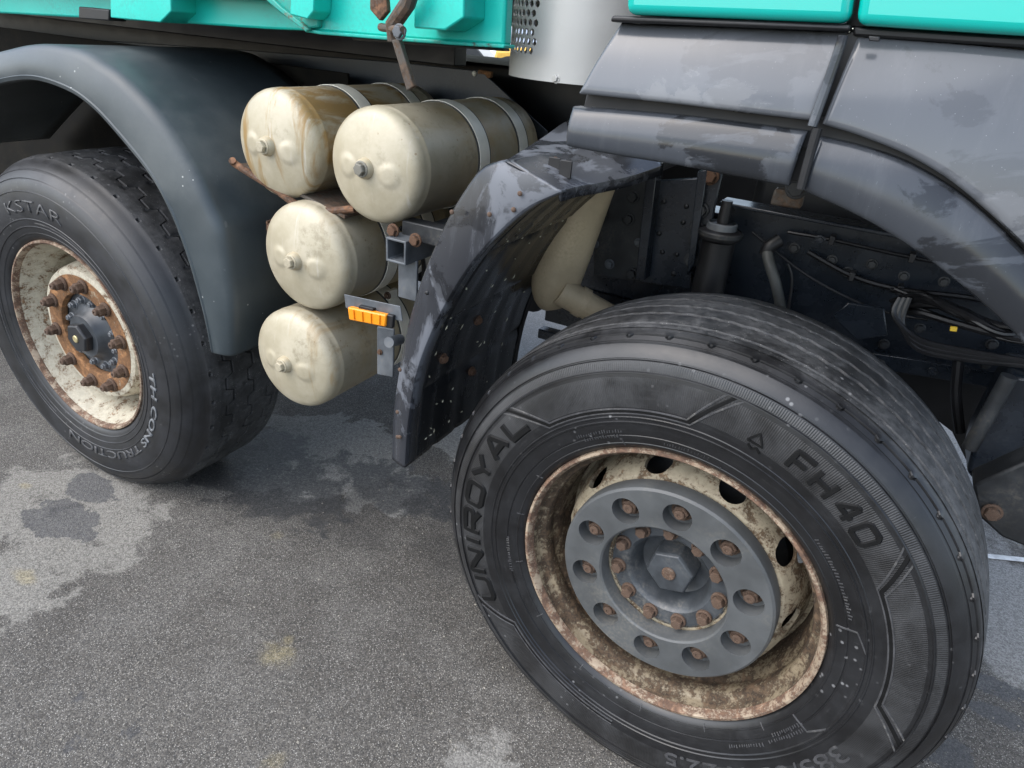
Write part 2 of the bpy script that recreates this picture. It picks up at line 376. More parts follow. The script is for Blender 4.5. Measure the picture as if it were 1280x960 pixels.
M['ring_grey'] = simple('grey_guard_ring', (.075, .079, .080), .48, 0, .2, 9, .12, dust=(.20, .185, .15), dust_amt=.6)
M['hub_grey'] = simple('grey_blue_hub', (.052, .058, .064), .40, 0, .3, 20, .2, dust=(.28, .25, .20), dust_amt=.55)
M['hub_bolt'] = simple('grey_bolt', (.14, .15, .16), .42, .2, .3, 50, .2, dust=(.25, .17, .1), dust_amt=.6)
M['hub_cap_black'] = simple('black_cap', (.022, .023, .025), .4, 0, .2, 20, .1)
M['brass'] = simple('brass_stud', (.5, .42, .22), .4, .6, .2, 40, .1)
def fender_mat():
    k = NB('dark_green_grey_plastic'); a = k.noise(5); f = k.noise(320, 3); d = k.noise(2.4, 8, .7); sc_ = k.noise(1, 5, .7, k.mapping((4, 30, 30), rot=(.2, .4, 0)))
    c = k.mix(k.ramp(a, .3, .7), (.036, .047, .052), (.054, .067, .073))
    c = k.mix(k.math('MULTIPLY', k.ramp(d, .46, .72), .4), c, (.13, .14, .135))
    c = k.mix(k.math('MULTIPLY', k.ramp(sc_, .66, .72), .25), c, (.20, .21, .21))
    sp_ = k.math('MULTIPLY', k.ramp(k.voro(60), .11, .16, 1, 0), k.ramp(k.noise(9, 3), .63, .66))
    c = k.mix(k.math('MULTIPLY', sp_, .7), c, (.45, .46, .44))
    return k.out(c, k.ramp(d, .4, .7, .38, .58), 0, k.bump(f, .08, .001), .5)
M['fender'] = fender_mat()
M['guard'] = stained_panel('black_guard_plastic', (.026, .028, .033), (.135, .145, .165), .26, .45, .8, (7, 7, 4), .35, .485, wet=.6)
M['well'] = simple('dirty_wheel_well', (.009, .008, .006), .85, 0, .5, 12, .3, dust=(.06, .045, .028), dust_amt=.5, spec=.2)
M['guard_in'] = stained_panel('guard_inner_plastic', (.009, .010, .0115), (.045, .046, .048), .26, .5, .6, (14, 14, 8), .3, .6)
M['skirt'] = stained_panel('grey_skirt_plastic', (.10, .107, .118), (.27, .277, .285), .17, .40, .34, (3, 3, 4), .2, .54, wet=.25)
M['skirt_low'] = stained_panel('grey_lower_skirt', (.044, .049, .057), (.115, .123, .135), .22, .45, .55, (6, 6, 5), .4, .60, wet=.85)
M['black'] = simple('black_trim', (.010, .010, .011), .45, 0, .2, 20, .1)
M['teal'] = simple('teal_cab_paint', (.002, .44, .375), .2, 0, .03, 3, .02, coat=.6)
M['green'] = simple('green_body_paint', (.008, .50, .41), .34, 0, .10, 4, .06, dust=(.05, .26, .22), dust_amt=.8, dent=.25)
M['green_chip'] = rusty('chipped_green_rail', (.008, .44, .36), rust=(.10, .07, .045), amount=.24, scale=16)
M['rust_edge'] = rusty('chipped_green_edge', (.010, .38, .31), rust=(.17, .08, .04), amount=.38, scale=12)
M['chassis'] = simple('navy_chassis_paint', (.011, .015, .021), .27, 0, .3, 8, .1, dust=(.07, .075, .08), dust_amt=.5)
M['plate'] = simple('navy_plate', (.024, .030, .038), .36, 0, .35, 3, .08, dust=(.10, .11, .12), dust_amt=.5)
M['chassis_dirty'] = simple('dirty_chassis', (.020, .022, .024), .5, 0, .5, 12, .3, dust=(.14, .12, .09), dust_amt=.6)
M['bracket'] = simple('grey_bracket', (.10, .11, .12), .45, .1, .3, 18, .15, dust=(.2, .17, .12), dust_amt=.4)
M['rust'] = rusty('rusty_bracket', (.09, .055, .038), rust=(.14, .072, .04), amount=.6, scale=16)
M['rust_dark'] = rusty('dark_rusty_steel', (.08, .070, .058), rust=(.10, .065, .042), amount=.45, scale=14)
M['tank'] = tank_paint('cream_tank', .25); M['tank_low'] = tank_paint('dull_cream_tank', .45); M['tank_stained'] = tank_paint('stained_cream_tank', .9)
M['strap'] = simple('pale_strap', (.82, .79, .68), .42, 0, .12, 12, .06, dust=(.4, .36, .26), dust_amt=.4)
M['plug'] = simple('dull_steel_plug', (.19, .18, .15), .5, .2, .3, 60, .2)
M['strap_edge'] = simple('strap_rubber', (.05, .05, .045), .6)
M['shield'] = simple('grey_heat_shield', (.56, .555, .53), .45, .2, .08, 4, .04, dust=(.40, .37, .31), dust_amt=.5, dent=.12)
M['pipe'] = simple('beige_exhaust_pipe', (.46, .37, .24), .5, .1, .2, 6, .12, dust=(.26, .19, .11), dust_amt=.7)
M['amber'] = NB('amber_lens').out((.85, .28, .01), .25, 0, None, .6)
M['hose'] = simple('grey_hose', (.06, .063, .06), .55)
M['cable'] = simple('black_cable', (.006, .006, .007), .4)
M['yellow_tag'] = simple('yellow_tag', (.65, .42, .03), .5)
M['white_paint'] = simple('worn_white_line', (.62, .62, .60), .7, 0, .25, 30)
M['moss'] = simple('pale_debris', (.42, .40, .30), .8, 0, .4, 40)

# ------------------------------------------------------------------ ground
gs = 400.0
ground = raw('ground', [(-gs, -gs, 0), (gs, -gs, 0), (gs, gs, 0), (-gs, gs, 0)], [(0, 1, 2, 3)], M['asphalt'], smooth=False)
ground['kind'] = 'structure'; ground['label'] = 'grey asphalt yard with pale dried film, painted-in daylight patches and damp dark marks'
a, b = G(1215, 694), G(1330, 706); d = (b - a).normalized(); nrm = Vector((-d.y, d.x, 0)) * .012
pl = raw('painted_line', [a - nrm - d * .2 + Vector((0, 0, .004)), b + d * 3 - nrm + Vector((0, 0, .004)), b + d * 3 + nrm + Vector((0, 0, .004)), a + nrm - d * .2 + Vector((0, 0, .004))], [(0, 1, 2, 3)], M['white_paint'], smooth=False)
pl['kind'] = 'structure'; pl['label'] = 'thin worn white line painted on the asphalt behind the truck'

# ------------------------------------------------------------------ the truck
truck = empty('dump_truck', (-1.1, 2.3, 0))
truck['label'] = 'teal and dark grey tipper truck with rusty wheels and four cream air tanks'; truck['category'] = 'truck'
LW = Vector((-2.039, 1.085, 0.5)); FW = Vector((-0.165, 1.061, 0.5)); STEER = 0.056

def interp(tab, x):
    if x <= tab[0][0]: return tab[0][1]
    for (a, b), (c, d) in zip(tab, tab[1:]):
        if x <= c:
            t = (x - a) / (c - a); return b + (d - b) * t
    return tab[-1][1]
def smooth_tab(tab, n=60):
    pts = spline([(a, b, 0) for a, b in tab], n); return [(p.x, p.y) for p in pts]
SIDE_F = smooth_tab([(.303, -.002), (.313, -.014), (.335, -.023), (.37, -.031), (.41, -.035), (.45, -.032), (.48, -.023), (.50, -.010), (.513, .006)])
SIDE_R = smooth_tab([(.303, -.002), (.313, -.012), (.335, -.020), (.37, -.028), (.41, -.031), (.45, -.026), (.48, -.013), (.505, .010), (.522, .040)])

def make_tyre(parent, kind):
    N = 720; per = 8
    rows = []                     # (r, y, fn) ; fn(j) -> (dr, dy)
    zero = lambda j: (0, 0)
    side = SIDE_F if kind == 'front' else SIDE_R
    ridges = ({.318: .0012, .338: -.0015, .366: .0022, .3755: .0016, .4595: .0022, .481: -.003, .5065: -.002} if kind == 'front'
              else {.325: .0014, .345: .002, .367: .0016, .445: .0018, .478: -.002, .500: .002})
    r0, r1 = side[0][0], side[-1][0]
    rs = [r0 + (r1 - r0) * i / 46 for i in range(47)]
    for rr in ridges: rs += [rr - .0022, rr - .0009, rr + .0009, rr + .0022]
    for rr in sorted(set(rs)):
        y = interp(side, rr)
        for q, h in ridges.items():
            if abs(rr - q) < .001: y -= h
        rows.append((rr, y, zero))
    if kind == 'front':
        wave = lambda A, ph: (lambda j: (0, A * (abs(((j + ph) % 8) - 4) / 2 - 1)))
        def notch(A):
            return lambda j: (0, -A if (j % 16) in (6, 7) else 0)
        rows.append((.5142, .0075, notch(.005))); rows.append((.5085, .0085, notch(.005))); rows.append((.5090, .0110, notch(.005))); rows.append((.5165, .0120, notch(.005)))
        for y in (.016, .022, .030): rows.append((.5165 + .009 * (1 - ((y - .03) / .02) ** 2 if y < .03 else 1) * .6, y, zero))
        def crown(y): return .5225 + .0085 * (1 - ((y - .152) / .13) ** 2)
        for gi, (gy, gw, A, dep) in enumerate([(.046, .003, .0008, .009), (.095, .0045, .0022, .013), (.140, .0045, .0022, .013), (.187, .0045, .0022, .013), (.236, .0045, .002, .013)]):
            wv = wave(A, gi * 3)
            for k in (-.019, -.011): rows.append((crown(gy + k), gy + k, zero if k == -.019 else wave(A * .5, gi * 3)))
            rows.append((crown(gy - gw - .001), gy - gw - .001, wv)); rows.append((crown(gy) - .001, gy - gw, wv)); rows.append((crown(gy) - dep, gy - gw * .5, wv)); rows.append((crown(gy) - dep, gy + gw * .5, wv)); rows.append((crown(gy) - .001, gy + gw, wv)); rows.append((crown(gy + gw + .001), gy + gw + .001, wv))
            rows.append((crown(gy + .011), gy + .011, wave(A * .5, gi * 3)))
        rows += [(.522, .268, zero), (.519, .285, zero), (.505, .298, zero), (.46, .325, zero), (.41, .332, zero), (.34, .318, zero), (.30, .298, zero)]
    else:
        def step(A):
            return lambda j: (0, A * (1 if (j % 20) in (0, 1, 2, 3, 4, 5, 6, 7, 8) else (.0 if (j % 20) in (9, 19) else -1)))
        def pit(dep): return lambda j: (-dep if (j % 20) in (4, 5) else 0, 0)
        def crown(y): return .531 + .004 * (1 - ((y - .185) / .14) ** 2)
        def block(dep): return lambda j: (-dep if (j % 20) in (8, 9, 10) else 0, 0)
        rows += [(.5265, .045, pit(.000)), (.5275, .048, pit(.006)), (.529, .053, pit(.006)), (.530, .056, pit(0)), (.5305, .062, zero)]
        for gi, (gy, gw, A, dep) in enumerate([(.108, .0035, .013, .008), (.185, .004, .010, .009), (.262, .0035, .013, .008)]):
            wv = step(A)
            rows.append((crown(gy), gy - .036, zero)); rows.append((crown(gy), gy - .028, block(.0)))
            rows.append((crown(gy), gy - .020, block(.004)))
            for dy, dr in ((-gw - .001, 0), (-gw, -.001), (-gw * .5, -dep), (gw * .5, -dep), (gw, -.001), (gw + .001, 0)): rows.append((crown(gy) + dr, gy + dy, wv))
            rows.append((crown(gy), gy + .020, block(.004))); rows.append((crown(gy), gy + .028, zero))
        rows += [(.529, .308, zero), (.520, .318, zero), (.48, .345, zero), (.41, .352, zero), (.34, .33, zero), (.30, .30, zero)]
    vs = []
    for r, y, fn in rows:
        for j in range(N):
            dr, dy = fn(j); t = 2 * PI * j / N; R = r + dr; x, z = R * math.cos(t), R * math.sin(t); yy = y + dy
            if z < -.47:                      # the contact patch bulges and flattens
                s = (-.47 - z) / .06; yy += (-.012 if yy < .12 else .012) * s
                z = max(z, -.4985)
            vs.append((x, yy, z))
    fs = []
    for i in range(len(rows) - 1):
        for j in range(N):
            a = i * N + j; b = i * N + (j + 1) % N; fs.append((a, b, b + N, a + N))
    return raw('tyre', vs, fs, M['rub_front' if kind == 'front' else 'rub_rear'], parent, angle=40, recenter=False)

def relief_text(txt, parent, side, mat, r_base, size, t0, t1, h=.003, name='lettering', bold=.012, outline=False):
    """raised letters bent clockwise round the sidewall from angle t0 to t1 (degrees), tops outward"""
    cu = bpy.data.curves.new('txt', 'FONT'); cu.body = txt; cu.size = 1.0; cu.extrude = 0.0; cu.resolution_u = 3; cu.offset = bold
    if outline: cu.fill_mode = 'NONE'
    ob = bpy.data.objects.new('txt', cu); C.objects.link(ob); bpy.context.view_layer.update()
    dg = bpy.context.evaluated_depsgraph_get(); me = bpy.data.meshes.new_from_object(ob.evaluated_get(dg))
    bpy.data.objects.remove(ob)
    bm = bmesh.new(); bm.from_mesh(me); bpy.data.meshes.remove(me)
    if outline:
        pass
    else:
        bmesh.ops.triangulate(bm, faces=bm.faces)
        bmesh.ops.subdivide_edges(bm, edges=[e for e in bm.edges if e.calc_length() > .25], cuts=2)
        ret = bmesh.ops.extrude_face_region(bm, geom=bm.faces[:])
        for v in ret['geom']:
            if isinstance(v, bmesh.types.BMVert): v.co.z = 1.0
    xs = [v.co.x for v in bm.verts]; x0, x1 = min(xs), max(xs)
    for v in bm.verts:
        t = math.radians(t0 + (t1 - t0) * (v.co.x - x0) / (x1 - x0)); r = r_base + v.co.y / .72 * size
        y = interp(side, r) - (h if v.co.z > .5 else -.001)
        v.co = (r * math.cos(t), y, r * math.sin(t))
    bmesh.ops.recalc_face_normals(bm, faces=bm.faces)
    me = bpy.data.meshes.new(name); bm.to_mesh(me); bm.free(); me.materials.append(mat)
    o = bpy.data.objects.new(name, me); C.objects.link(o); o.parent = parent; return o
def relief_line(pts, parent, side, mat, wdt=.0016, h=.0016, name='sidewall_rib'):
    """thin raised rib along (r, deg) points on the sidewall"""
    q = []
    for (ra, ta), (rb, tb) in zip(pts, pts[1:]):
        n = max(4, int(abs(tb - ta) / 1.5) + int(abs(rb - ra) / .005))
        for i in range(n): q.append((ra + (rb - ra) * i / n, ta + (tb - ta) * i / n))
    q.append(pts[-1]); rows = []
    def pos(r, t, hh): t = math.radians(t); return Vector((r * math.cos(t), interp(side, r) - hh, r * math.sin(t)))
    for i, (r, t) in enumerate(q):
        p = pos(r, t, 0); d = (pos(*q[min(i + 1, len(q) - 1)], 0) - pos(*q[max(i - 1, 0)], 0)).normalized()
        s = d.cross(Vector((0, 1, 0))).normalized() * wdt; hh = Vector((0, -h, 0)); dn = Vector((0, .0015, 0))
        rows.append([p - s * 1.3 + dn, p - s * .7 + hh, p + s * .7 + hh, p + s * 1.3 + dn])
    return fix_normals(grid(name, rows, mat, parent, recenter=False))

def cut_cyl(p, axis, r, L, n=20):
    axis = Vector(axis).normalized(); u = axis.orthogonal().normalized(); v = axis.cross(u); p = Vector(p)
    vs = [p + axis * s * L / 2 + (u * math.cos(2 * PI * j / n) + v * math.sin(2 * PI * j / n)) * r for s in (-1, 1) for j in range(n)]
    fs = [tuple(range(n))[::-1], tuple(range(n, 2 * n))] + [(j, (j + 1) % n, (j + 1) % n + n, j + n) for j in range(n)]
    return fix_normals(raw('cutter', vs, fs, None, smooth=False, recenter=False))

def wheel_base(loc, steer, label):
    wl = empty('wheel', loc, truck); wl.rotation_euler = (0, 0, -steer); ORG[wl.name] = Vector((0, 0, 0)); wl['label'] = label
    return wl
def closed_lathe(name, prof, mat, parent, n=120):
    rows = lathe_rows(prof, n); vs = [v for r in rows for v in r]; fs = []
    m_ = len(rows)
    for i in range(m_):
        for j in range(n):
            a = i * n + j; b = i * n + (j + 1) % n; c = ((i + 1) % m_) * n
            fs.append((a, b, c + (j + 1) % n, c + j))
    return fix_normals(raw(name, vs, fs, mat, parent, recenter=False))
def polar(r, deg, y): t = math.radians(deg); return (r * math.cos(t), y, r * math.sin(t))

# ---- front wheel
fwh = wheel_base(FW, STEER, 'big front wheel with rusty cream rim and grey nut guard ring')
make_tyre(fwh, 'front')
RIMP = [(.303, .008), (.3045, -.004), (.3025, -.0105), (.297, -.0115), (.2925, -.006), (.290, .006), (.2885, .024), (.284, .030), (.276, .033), (.2735, .037), (.2735, .058), (.276, .064), (.276, .070), (.270, .080), (.268, .105), (.266, .150)]
closed_lathe('rim_flange', RIMP[:6] + [(.293, .012)], M['rim_edge'], fwh)
lathe('rim_barrel', [(.2925, .004)] + RIMP[5:] + [(.262, .27), (.2, .275)], M['rim_barrel'], fwh, 120, recenter=False)
disc = closed_lathe('wheel_disc', [(.265, .150), (.256, .142), (.250, .120), (.243, .09), (.234, .060), (.222, .046), (.205, .043), (.12, .043), (.12, .053), (.205, .053), (.217, .056), (.226, .068), (.235, .095), (.243, .125), (.252, .152), (.264, .160)], M['rim_front'], fwh)
disc.parent = None
boolean(disc, [cut_cyl(polar(.237, 108 + 36 * k, .073), (math.cos(math.radians(108 + 36 * k)) * .75, -.65, math.sin(math.radians(108 + 36 * k)) * .75), .0275, .08) for k in range(10)])
disc.parent = fwh
ring = closed_lathe('nut_guard_ring', [(.133, .004), (.1295, .007), (.128, .012), (.128, .040), (.2165, .040), (.2165, .014), (.2150, .008), (.2105, .004)], M['ring_grey'], fwh)
ring.parent = None
boolean(ring, [cut_cyl(polar(.1685, 90 + 36 * k, -.015), (0, 1, 0), .0285, .1, 32) for k in range(10)])
ring.parent = fwh; bev(ring, .0018, 2, 40)
for k in range(10):
    bolt('wheel_nut', polar(.1675, 90 + 36 * k, .036), .0160, M['nut_rust'], fwh, 'nut', k * .7, tall=.85)
lathe('hub', [(.128, .046), (.124, .043), (.090, .043), (.085, .047), (.081, .058), (.077, .073), (.071, .090), (.055, .098), (.03, .1), (.001, .1)], M['hub_grey'], fwh, 96, recenter=False)
for k in range(11): bolt('hub_bolt', polar(.1065, -164.8 + 32.7 * k, .043), .0120, M['nut_rust'], fwh, 'bolt', k * .9, tall=1.45)
for k in range(11): 
    t = math.radians(-164.8 + 32.7 * (k + .5)); c = Vector(polar(.1115, math.degrees(t), .037))
hexv = []
def hexcap(parent, r, y0, y1, mat, ph=.12, nm='hub_cap'):
    rows = [[(rr * math.cos(2 * PI * j / 6 + ph), y, rr * math.sin(2 * PI * j / 6 + ph)) for j in range(6)] for rr, y in ((r, y1), (r, y0 + .006), (r * .92, y0))]
    vs = [v for q in rows for v in q]; fs = [(i * 6 + j, i * 6 + (j + 1) % 6, (i + 1) * 6 + (j + 1) % 6, (i + 1) * 6 + j) for i in range(2) for j in range(6)] + [tuple(range(12, 18))]
    o = fix_normals(raw(nm, vs, fs, mat, parent, recenter=False, angle=20)); return bev(o, .002, 2, 20)
hexcap(fwh, .051, .048, .1, M['hub_grey'], .30)
closed_lathe('cap_stud', [(.001, .043), (.0125, .043), (.0145, .0455), (.0145, .05), (.001, .05)], M['nut_rust'], fwh, 24)
closed_lathe('brake_drum', [(.001, .155), (.19, .155), (.205, .165), (.205, .27), (.001, .27)], M['chassis_dirty'], fwh, 48)
tube('valve', [polar(.268, 37, .11), polar(.262, 36, .07), polar(.266, 35, .045)], .0045, M['bracket'], fwh, 10, recenter=False)
GLYPH = {'U': [[(0, 1), (0, .15), (.15, 0), (.85, 0), (1, .15), (1, 1)]], 'N': [[(0, 0), (0, 1), (.08, 1), (.92, 0), (1, 0), (1, 1)]], 'I': [[(.5, 0), (.5, 1)]],
  'R': [[(0, 0), (0, 1), (.85, 1), (1, .85), (1, .58), (.85, .42), (0, .42)], [(.5, .42), (1, 0)]], 'O': [[(.5, 0), (.15, 0), (0, .15), (0, .85), (.15, 1), (.85, 1), (1, .85), (1, .15), (.85, 0), (.5, 0)]],
  'Y': [[(0, 1), (.5, .45), (1, 1)], [(.5, .45), (.5, 0)]], 'A': [[(0, 0), (.42, 1), (.58, 1), (1, 0)], [(.16, .3), (.84, .3)]], 'L': [[(0, 1), (0, 0), (1, 0)]],
  'F': [[(0, 0), (0, 1), (1, 1)], [(0, .48), (.8, .48)]], 'H': [[(0, 0), (0, 1)], [(1, 0), (1, 1)], [(0, .5), (1, .5)]], '4': [[(.75, 0), (.75, 1), (.6, 1), (0, .34), (1, .34)]]}
GLYPH['0'] = GLYPH['O']
def block_text(txt, t0, t1, rb, hgt, wdt=.0040, fill=.66, hh=.0028):
    wd = [.45 if ch == 'I' else 1.0 for ch in txt]; tot_ = sum(wd)
    for i, ch in enumerate(txt):
        mid = t0 + (t1 - t0) * (sum(wd[:i]) + wd[i] / 2) / tot_; stepd = (t1 - t0) / tot_
        f_ = .1 if ch == 'I' else fill
        for st_ in GLYPH[ch]:
            relief_line([(rb + b_ * hgt, mid + stepd * (a_ - .5) * f_) for a_, b_ in st_], fwh, SIDE_F, M['rub_black'], wdt, hh, 'letter_stroke')
block_text('UNIROYAL', 212, 138, .4055, .037, .0068, .74, .0034)
block_text('FH', 68.5, 56.5, .403, .032, .0046, .70); block_text('40', 55.5, 43.0, .403, .032, .0046, .68)
for q in ([(.4595, 142.5), (.388, 133), (.388, 91.5), (.4595, 83.2)], [(.4595, -148.5), (.388, -139), (.388, -94)], [(.4595, 39.5), (.401, 32), (.401, -.5), (.4595, -9)]): relief_line(q, fwh, SIDE_F, M['rub_black'], .0038, .0009)
relief_text('385/65 R 22.5', fwh, SIDE_F, M['rub_line'], .392, .034, -20, -76, .002, bold=.0)
for q in ([(.404, 77.5), (.424, 75.8), (.404, 73.8), (.404, 77.5)], [(.398, 77), (.392, 75.8), (.398, 74.8), (.392, 73.6)]): relief_line(q, fwh, SIDE_F, M['rub_black'], .002, .002)
for q in ([(.4595, 141), (.392, 132.5), (.392, 92), (.4595, 85)], [(.4595, 144), (.384, 133.5), (.384, 91), (.4595, 81.5)],
          [(.4595, -147), (.392, -138.5), (.392, -94)], [(.4595, -150), (.384, -139.5), (.384, -94)],
          [(.4595, 41.5), (.397, 33.0), (.397, -1.5), (.4595, -11)], [(.4595, 37.5), (.405, 31.0), (.405, 0.5), (.4595, -7)],
          [(.365, 13), (.352, 19), (.318, 19)], [(.365, -18), (.352, -24), (.318, -24)]):
    relief_line(q, fwh, SIDE_F, M['rub_line'])
for t in (112, 152, 173, -164, -139, -113, -86, -61, -38, 80): relief_line([(.311, t), (.325, t)], fwh, SIDE_F, M['rub_line'], .001, .0015)
for ta, tb, rr in ((127, 111, .343), (125, 113, .332), (-24, -39, .343), (-25, -36, .333), (-41, -54, .345), (98, 84, .325), (48, 22, .340), (-160, -175, .335)):      # illegible moulded small print: rows of tiny ticks
    t = ta; tick = []
    while t > tb:
        L_ = random.uniform(.004, .0075); tick.append([(rr, t), (rr + L_, t - .15)]); t -= random.uniform(.75, 1.2)
    vs, fs = [], []
    for q in tick:
        for (r_, tt), (r2, t2) in zip(q, q[1:]):
            base = len(vs)
            for (rr_, t_, hh) in ((r_, tt - .16, 0.0012), (r_, tt + .16, .0012), (r2, t2 + .16, .0012), (r2, t2 - .16, .0012), (r_, tt - .16, -.001), (r_, tt + .16, -.001), (r2, t2 + .16, -.001), (r2, t2 - .16, -.001)):
                p = polar(rr_, t_, interp(SIDE_F, rr_) - hh); vs.append(p)
            fs += [tuple(base + i for i in f_) for f_ in ((0, 1, 2, 3), (0, 4, 5, 1), (1, 5, 6, 2), (2, 6, 7, 3), (3, 7, 4, 0))]
    o = fix_normals(raw('moulded_marks', vs, fs, M['rub_line'], fwh, recenter=False)); o['kind'] = 'stuff'

# ---- second wheel
rwh = wheel_base(LW, 0, 'wheel with cream rim and bare rusty nuts under the green-grey fender')
make_tyre(rwh, 'rear')
closed_lathe('rim_flange', RIMP[:6] + [(.293, .012)], M['rim_edge'], rwh)
lathe('rim_barrel', [(.2925, .004), (.290, .008), (.285, .03), (.272, .055), (.262, .085), (.258, .12), (.257, .25)], M['rim_rear'], rwh, 120, recenter=False)
closed_lathe('wheel_disc', [(.258, .175), (.246, .165), (.232, .13), (.222, .085), (.216, .055), (.208, .040), (.198, .037), (.190, .037), (.190, .05), (.205, .06), (.214, .1), (.225, .14), (.24, .175), (.258, .185)], M['rim_rear'], rwh)
closed_lathe('bolt_flange', [(.192, .036), (.140, .034), (.133, .037), (.130, .045), (.130, .055), (.192, .055)], M['flange_rust'], rwh)
closed_lathe('brake_drum', [(.001, .19), (.20, .19), (.21, .2), (.21, .29), (.001, .29)], M['chassis_dirty'], rwh, 48)
for k in range(10): bolt('wheel_nut', polar(.1675, 8 + 36 * k, .035), .0165, M['nut_rust'], rwh, 'nut', k * .6, tall=1.35)
lathe('hub', [(.131, .058), (.118, .056), (.095, .056), (.080, .045), (.072, .03), (.066, .02), (.001, .02)], M['hub_grey'], rwh, 72, recenter=False)
for k in range(12): bolt('hub_bolt', polar(.108, 15 + 30 * k, .057), .0115, M['hub_bolt'], rwh, 'nut', k)
hexcap(rwh, .049, -.005, .04, M['hub_cap_black'], .25)
closed_lathe('cap_stud', [(.001, -.009), (.010, -.009), (.012, -.007), (.012, 0), (.001, 0)], M['brass'], rwh, 20)
relief_text('KSTAR', rwh, SIDE_R, M['rub_line'], .387, .036, 112, 74, .0025, bold=-.012)
relief_text('TH CONS', rwh, SIDE_R, M['letter_white'], .372, .026, 2, -44, .0025, bold=.02)
relief_text('TRUCTION', rwh, SIDE_R, M['rub_line'], .372, .026, -47, -108, .0025, bold=.02)
for q in ([(.357, 95), (.357, 60)], [(.357, -120), (.357, -190)]): relief_line(q, rwh, SIDE_R, M['rub_line'])

# ---- fender over the second wheel
def strip_fender(name, outer, inner, y0, y1, mat, n=60, lipback=.014, thick=.006):
    O = spline(outer, n); I = spline(inner, n); rows = []
    for o_, i_ in zip(O, I):
        d = (o_ - i_)
        def at(t, y): q = i_ + d * t; return (q.x, y, q.z)
        r = [at(0, y0 + .030), at(0, y0 + .008), at(.02, y0 + .003), at(.09, y0), at(.11, y0 + .003), at(.14, y0 + .003), at(.5, y0 + .009), at(.82, y0 + .018), at(.92, y0 + .024), at(.98, y0 + .034), at(1.0, y0 + .046)]
        r += [at(1.0 + .02 * (k / 10), y0 + .046 + (y1 - y0 - .046) * k / 10) for k in range(1, 11)]
        rows.append(r)
    o = grid(name, rows, mat, truck); solid(o, thick, 0); return o
yL = 1.06
op = [P(*p, yL) for p in [(-150, 190), (-110, 125), (-60, 82), (0, 61), (40, 56), (84, 64), (112, 80), (140, 100), (187, 150), (231, 219), (252, 262), (266, 297), (277, 360), (281, 405), (281, 449)]]
ip = [P(*p, yL) for p in [(-125, 205), (-90, 150), (-50, 118), (0, 103), (40, 99), (80, 111), (110, 130), (141, 162), (187, 219), (212, 265), (225, 297), (238, 335), (252, 385), (259, 415), (264, 440)]]
xc = op[0].x - .004
mir = lambda L_: [Vector((2 * xc - p.x, p.y, p.z)) for p in reversed(L_)]
fender = strip_fender('fender', op, ip, yL, 1.60, M['fender'], 120)
fender['label'] = 'dark green-grey plastic fender arching over the second wheel'
for px, py, y in ((352, 380, 1.42), (340, 235, 1.4)):
    bolt('fender_bolt', P(px, py, y), .008, M['black'], fender, 'rivet', 0, 0.9)

box('wheel_well_panel', (-4.0, 1.64, .30), (-1.42, 1.65, 1.30), M['well'], truck, .003)
# ---- air tanks
def make_tank(cx, cz, r, y0, y1, mat, straps, label, plug_mat):
    bot = .034
    kr = .030; rk = r - kr; prof = [(.001, 0)] + [(q * .006, (q * .006) ** 2 / .62) for q in range(1, int(rk / .006) + 1)]
    yk = rk ** 2 / .62 + .002
    prof += [(rk + kr * math.sin(math.radians(f_)), yk + kr * (1 - math.cos(math.radians(f_)))) for f_ in (18, 30, 42, 54, 66, 78, 90)]
    prof += [(r, yk + kr + .012), (r * 1.006, yk + kr + .014), (r * 1.006, yk + kr + .019), (r, yk + kr + .021)]
    L_ = y1 - y0
    full = prof + [(r, L_ / 2)] + [(q, L_ - yy) for q, yy in reversed(prof)]
    rows = []
    for q, yy in full:
        row = []
        for j in range(96):
            t = 2 * PI * j / 96; x, z = q * math.cos(t), q * math.sin(t); y = yy
            if yy < .03:          # two pressed bumps beside the plug boss
                for bx, bz in ((.055, -.008), (-.052, -.002)):
                    dd = math.hypot(x - bx, z - bz); 
                    if dd < .029: y -= .0038 * (lambda u_: u_ * u_ * (3 - 2 * u_))(min(1, (1 - dd / .029) * 2.0))
            row.append((cx + x, y0 + y, cz + z))
        rows.append(row)
    # finer front dome
    o = fix_normals(grid('air_tank', rows, mat, truck, close_u=True)); o['label'] = label
    closed_lathe_at('plug_boss', [(.001, -.012), (.017, -.012), (.020, -.008), (.022, .004), (.001, .004)], (cx - .002, y0, cz), mat, o)
    bolt('drain_plug', (cx - .002, y0 - .011, cz), .0125, plug_mat, o, 'bolt', random.random())
    for sy in straps:
        closed_lathe_at('strap', [(r + .0012, sy - .021), (r + .0032, sy - .021), (r + .0032, sy + .021), (r + .0012, sy + .021)], (cx, 0, cz), M['strap'], o, 72)
        closed_lathe_at('strap_liner', [(r + .0004, sy - .027), (r + .0018, sy - .027), (r + .0018, sy + .027), (r + .0004, sy + .027)], (cx, 0, cz), M['strap_edge'], o, 72)
    return o
def closed_lathe_at(name, prof, at, mat, parent, n=32):
    rows = lathe_rows(prof, n, *at); vs = [v for r in rows for v in r]; fs = []; m_ = len(rows)
    for i in range(m_):
        for j in range(n):
            a = i * n + j; b = i * n + (j + 1) % n; c = ((i + 1) % m_) * n
            fs.append((a, b, c + (j + 1) % n, c + j))
    return fix_normals(raw(name, vs, fs, mat, parent))
make_tank(-1.214, 1.176, .118, 1.135, 1.69, M['tank_stained'], (1.36, 1.56), 'cream air tank with brown rust streaks, nearest the fender on the top tier', M['tank'])
make_tank(-.941, 1.170, .118, 1.135, 1.72, M['tank'], (1.41, 1.60), 'clean cream air tank of the top tier, beside the front mudguard', M['plug'])
